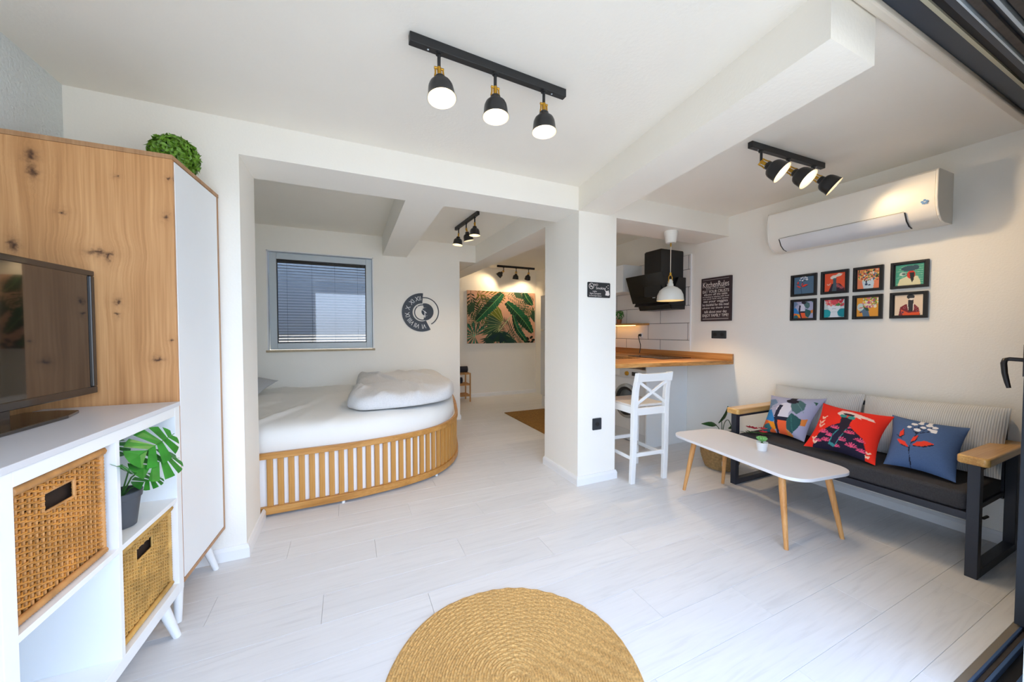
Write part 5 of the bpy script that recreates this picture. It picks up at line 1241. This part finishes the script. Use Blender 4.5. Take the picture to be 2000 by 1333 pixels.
# wall clock on the bed wall
ck = thing('wall_clock', 'black roman numeral wall clock of open rings on the bed wall', 'clock', (0.945,5.0995,1.556))
Mc = Matrix(((1,0,0,0),(0,0,-1,0),(0,1,0,0),(0,0,0,1)))
M_ck = mat('dark slate clock metal','2b3440',0.45,var=0.05)
def arc(r0, r1, a0, a1, z0, z1, cx=0, cy=0, n=48):
    vs = []
    for k in range(n+1):
        a = math.radians(a0+(a1-a0)*k/n)
        for (r, z) in ((r0,z0),(r1,z0),(r1,z1),(r0,z1)): vs.append(Mc @ Vector((cx+r*math.cos(a), cy+r*math.sin(a), z)))
    fs = [(0,1,2,3),(4*n+3,4*n+2,4*n+1,4*n)]
    for k in range(n):
        for j in range(4): fs.append((4*k+j,4*k+(j+1)%4,4*(k+1)+(j+1)%4,4*(k+1)+j))
    return MB().add(vs, fs)
obj('numeral_band', arc(0.124,0.266,86,297,0.004,0.010), M_ck, ck)
obj('outer_ring', arc(0.188,0.200,-62,100,0.004,0.009,0.040,0.012), M_ck, ck)
obj('inner_ring', arc(0.098,0.110,0,360,0.004,0.009,0.008,0.0), M_ck, ck)
obj('inner_disc', arc(0.060,0.118,-100,105,0.005,0.011,0.045,0.010), M_ck, ck)
obj('hub', arc(0.002,0.055,0,360,0.005,0.012,0.052,0.010,32), M_ck, ck)
M_pale = mat('pale numeral','dfe2e4',0.5)
for i, (s_) in enumerate(('XII','XI','X','IX','VIII','VII','VI')):
    a = math.radians(104-i*30+0) if False else math.radians(104+i*29)
    text('numeral', s_, 0.088, M_pale, ck, Mc @ Matrix.Translation((0.195*math.cos(a), 0.195*math.sin(a), 0.0102)) @ Matrix.Rotation(a-PI/2,4,'Z') @ Matrix.Translation((0,-0.030,0)), 0.0006, xs=0.8)
M_hand = mat('white clock hand','f0f2f2',0.4)
obj('hour_hand', MB().box((-0.005,-0.01,0.013),(0.005,0.082,0.015), Mc @ Matrix.Translation((0.042,0.010,0)) @ Matrix.Rotation(PI,4,'Z')), M_hand, ck)
obj('minute_hand', MB().box((-0.0035,-0.03,0.015),(0.0035,0.125,0.017), Mc @ Matrix.Translation((0.042,0.010,0)) @ Matrix.Rotation(math.radians(54),4,'Z')), M_hand, ck)

# leaf picture in the hall
lp = thing('leaf_canvas', 'large canvas print of green tropical leaves on the hall wall', 'picture', (2.84,6.719,1.568))
obj('canvas', MB().box((-0.735,-0.030,-0.515),(0.735,0,0.515)), mat('canvas edge','cbb8a4',0.8), lp, bevel=0.002)
def leaf_art():
    a = Art(340,240,'cfa28a'); asp = 1.43; rn = random.Random(11)
    def fr(x,y,ang,ln,n,c,**k): a.frond(x,y,ang,ln,n,c,asp=asp,**k)
    def banana(pts, w, c, c2):
        pts = catmull([tuple(p) for p in pts], 10); n = len(pts)
        for sg in (-1,1):
            e = []
            for k,(x,y) in enumerate(pts):
                d = pts[min(k+1,n-1)]-pts[max(k-1,0)]; d = d/np.linalg.norm(d); ww = w*math.sin(PI*(0.08+0.88*k/(n-1)))**0.6*(1+0.12*math.sin(k*2.3))
                e.append((x-d[1]*ww*sg*0.75, y+d[0]*ww*sg*asp*0.75))
            a.poly([tuple(p) for p in pts]+e[::-1], c if sg>0 else '0c3325')
            for k in range(1,n-1,2):
                x,y = pts[k]; ex,ey = e[min(n-1,k+2)]; a.line([(x,y),(ex,ey)],0.0035,rn.choice([c2,'0a271e','17543a','2a7550']),0.002)
        a.line([tuple(p) for p in pts],0.004,'6f9a5c')
    # palms behind
    fr(0.16,1.0,-1.25,0.52,10,'5a5a1c',lw=0.016,leaf=0.45); fr(0.10,1.0,-0.4,0.42,9,'6b6420',lw=0.014,leaf=0.4); fr(0.05,1.0,-1.6,0.35,9,'1d2f22',lw=0.014,leaf=0.45)
    fr(0.55,0.93,-0.15,0.42,15,'34463a',lw=0.007,leaf=0.36,bend=-0.9); fr(0.62,1.0,-0.5,0.36,13,'2c4436',lw=0.007,leaf=0.4)
    fr(0.98,0.78,3.9,0.42,13,'26503c',lw=0.009,leaf=0.42); fr(1.02,0.62,3.3,0.30,11,'3a5a34',lw=0.007,leaf=0.42)
    fr(0.36,0.72,4.1,0.55,17,'3a5440',lw=0.007,leaf=0.34,bend=-0.5); fr(0.30,0.70,3.7,0.36,13,'4c6340',lw=0.006,leaf=0.36)
    fr(0.02,0.80,-0.2,0.30,12,'2f4632',lw=0.008,leaf=0.40); fr(0.0,0.60,-0.5,0.34,12,'41583a',lw=0.008,leaf=0.40); fr(0.40,0.95,-2.4,0.40,14,'27402f',lw=0.008,leaf=0.36)
    fr(0.86,0.86,-2.2,0.34,12,'33503c',lw=0.008,leaf=0.40); fr(0.30,0.02,0.9,0.34,12,'23402f',lw=0.009,leaf=0.42); fr(0.66,0.02,1.9,0.36,13,'1d3f33',lw=0.009,leaf=0.42); fr(0.60,0.30,-1.2,0.34,12,'2a4a36',lw=0.010,leaf=0.42)
    # big central monstera-like fan
    for k in range(17):
        ang = 2.0+k*0.235; ln = 0.33+0.03*math.sin(k); c = '5f6a22' if k < 3 else rn.choice(['1f3d2a','35583c','16332a','24493a'])
        x0_,y0_ = 0.50-0.006*k+0.02, 0.42-0.010*k; ex,ey = x0_+ln*math.cos(ang)*0.95, y0_+ln*math.sin(ang)*asp*0.85
        px,py = -math.sin(ang)*0.034, math.cos(ang)*0.034*asp
        a.poly([(x0_,y0_),(x0_+(ex-x0_)*0.55+px,y0_+(ey-y0_)*0.55+py),(ex,ey),(x0_+(ex-x0_)*0.55-px,y0_+(ey-y0_)*0.55-py)], c)
        a.line([(x0_,y0_),(ex,ey)],0.0025,'a9b07c')
    a.line([(0.62,0.52),(0.44,0.22)],0.006,'a3b487')
    for (bx0,by0,a0,cc) in ((0.10,0.62,2.6,'2b4a35'),(0.93,0.52,0.2,'2a4b3a'),(0.33,0.10,4.2,'1d4036'),(0.62,0.12,4.6,'1b3f38'),(0.70,0.90,0.9,'2b4634')):
        for k in range(9):
            ang = a0+(k-4)*0.24; x2,y2 = bx0+0.17*math.cos(ang), by0+0.17*math.sin(ang)*asp; px,py = -math.sin(ang)*0.011, math.cos(ang)*0.011*asp
            a.poly([(bx0,by0),((bx0+x2)/2+px,(by0+y2)/2+py),(x2,y2),((bx0+x2)/2-px,(by0+y2)/2-py)], cc)
    banana([(0.50,0.97),(0.40,0.82),(0.26,0.62),(0.12,0.42)], 0.095, '0f5238', '1f7a4c')
    banana([(0.56,0.80),(0.70,0.62),(0.84,0.42),(0.96,0.20)], 0.108, '0f5236', '1f7346')
    banana([(0.66,0.55),(0.72,0.30),(0.80,0.14),(0.92,-0.06)], 0.062, '10533f', '2c8a5e')
    banana([(0.82,1.03),(0.88,0.88),(0.96,0.76)], 0.075, '0f4a33', '1f6b45')
    for k in range(12):
        ang = 0.4+k*0.42; a.poly([(0.10,0.15),(0.10+0.18*math.cos(ang-0.12),0.15+0.2*math.sin(ang-0.12)*asp*0.8),(0.10+0.22*math.cos(ang),0.15+0.24*math.sin(ang)*asp*0.8),(0.10+0.17*math.cos(ang+0.12),0.15+0.19*math.sin(ang+0.12)*asp*0.8)], rn.choice(['0d4a3c','14463a','1b6b58','22382a']))
        a.line([(0.10,0.15),(0.10+0.2*math.cos(ang),0.15+0.21*math.sin(ang)*asp*0.8)],0.002,'5fae8c')
    for k in range(8):
        ang = -0.5+k*0.16; a.poly([(0.46,0.20),(0.46+0.17*math.cos(ang*5+2.4),0.12+0.14*math.sin(ang*5+2.4)),(0.42+0.1*math.cos(k),0.04)], rn.choice(['12343a','123a34','173a30']))
    for k in range(5): a.ell(0.93+0.05*math.cos(k*1.3),0.06+0.05*math.sin(k*1.3),0.035,0.02,'14201c',k)
    return a
flat_print('print', leaf_art(), (-0.735,-0.0305,-0.515), (1.47,0,0), (0,0,1.03), printmat('canvas print',0.7,0.1), lp)

# towel rack behind the bed wall
tr = thing('towel_rack', 'narrow wooden rack with folded towels in the hall behind the bed wall', 'rack', (0,0,0))
M_rk = wood('rack bamboo','9a6a34','bb8850','cf9f66','Z',2.0)
for (x, y) in ((2.04,6.32),(2.04,6.60),(1.62,6.32),(1.62,6.60)): obj('post', MB().box((x-0.011,y-0.011,0),(x+0.011,y+0.011,0.52)), M_rk, tr, bevel=0.002)
for z in (0.115,0.315,0.515):
    obj('shelf', MB().box((1.61,6.31,z-0.012),(2.052,6.33,z+0.012)).box((1.61,6.59,z-0.012),(2.052,6.61,z+0.012)).box((2.03,6.32,z-0.012),(2.052,6.60,z+0.012)).box((1.61,6.32,z-0.012),(1.63,6.60,z+0.012)), M_rk, tr, bevel=0.001)
    for k in range(6): obj('slat', MB().box((1.63,6.345+k*0.042,z-0.006),(2.03,6.365+k*0.042,z+0.004)), M_rk, tr)
M_tw = mat('dark navy towel','2a2d3c',0.9,var=0.15,vscale=60,bump=0.4,bscale=300)
def towel(label, loc, r, ln, grp):
    n = 22; vs = [] ; mb = MB(); pts = []
    for j in range(61):
        a = j*0.42; rr = r*(0.12+0.88*j/60); pts.append((rr*math.cos(a), rr*math.sin(a)))
    for x in (-ln/2, ln/2): vs += [(x, p[0], r+p[1]) for p in pts]
    mb.add(vs, [(k,k+1,62+k,61+k) for k in range(60)])
    o = obj('rolled_towel', mb, M_tw, loc=loc, smooth=60); sd = o.modifiers.new('thickness','SOLIDIFY'); sd.thickness = 0.008; tag(o, label, 'towel', grp); return o
towel('dark navy rolled towel on the top of the hall rack', (1.84,6.44,0.529), 0.064, 0.36, 'rolled towels on the hall rack')
towel('dark navy rolled towel on the middle shelf of the hall rack', (1.76,6.44,0.327), 0.064, 0.32, 'rolled towels on the hall rack')
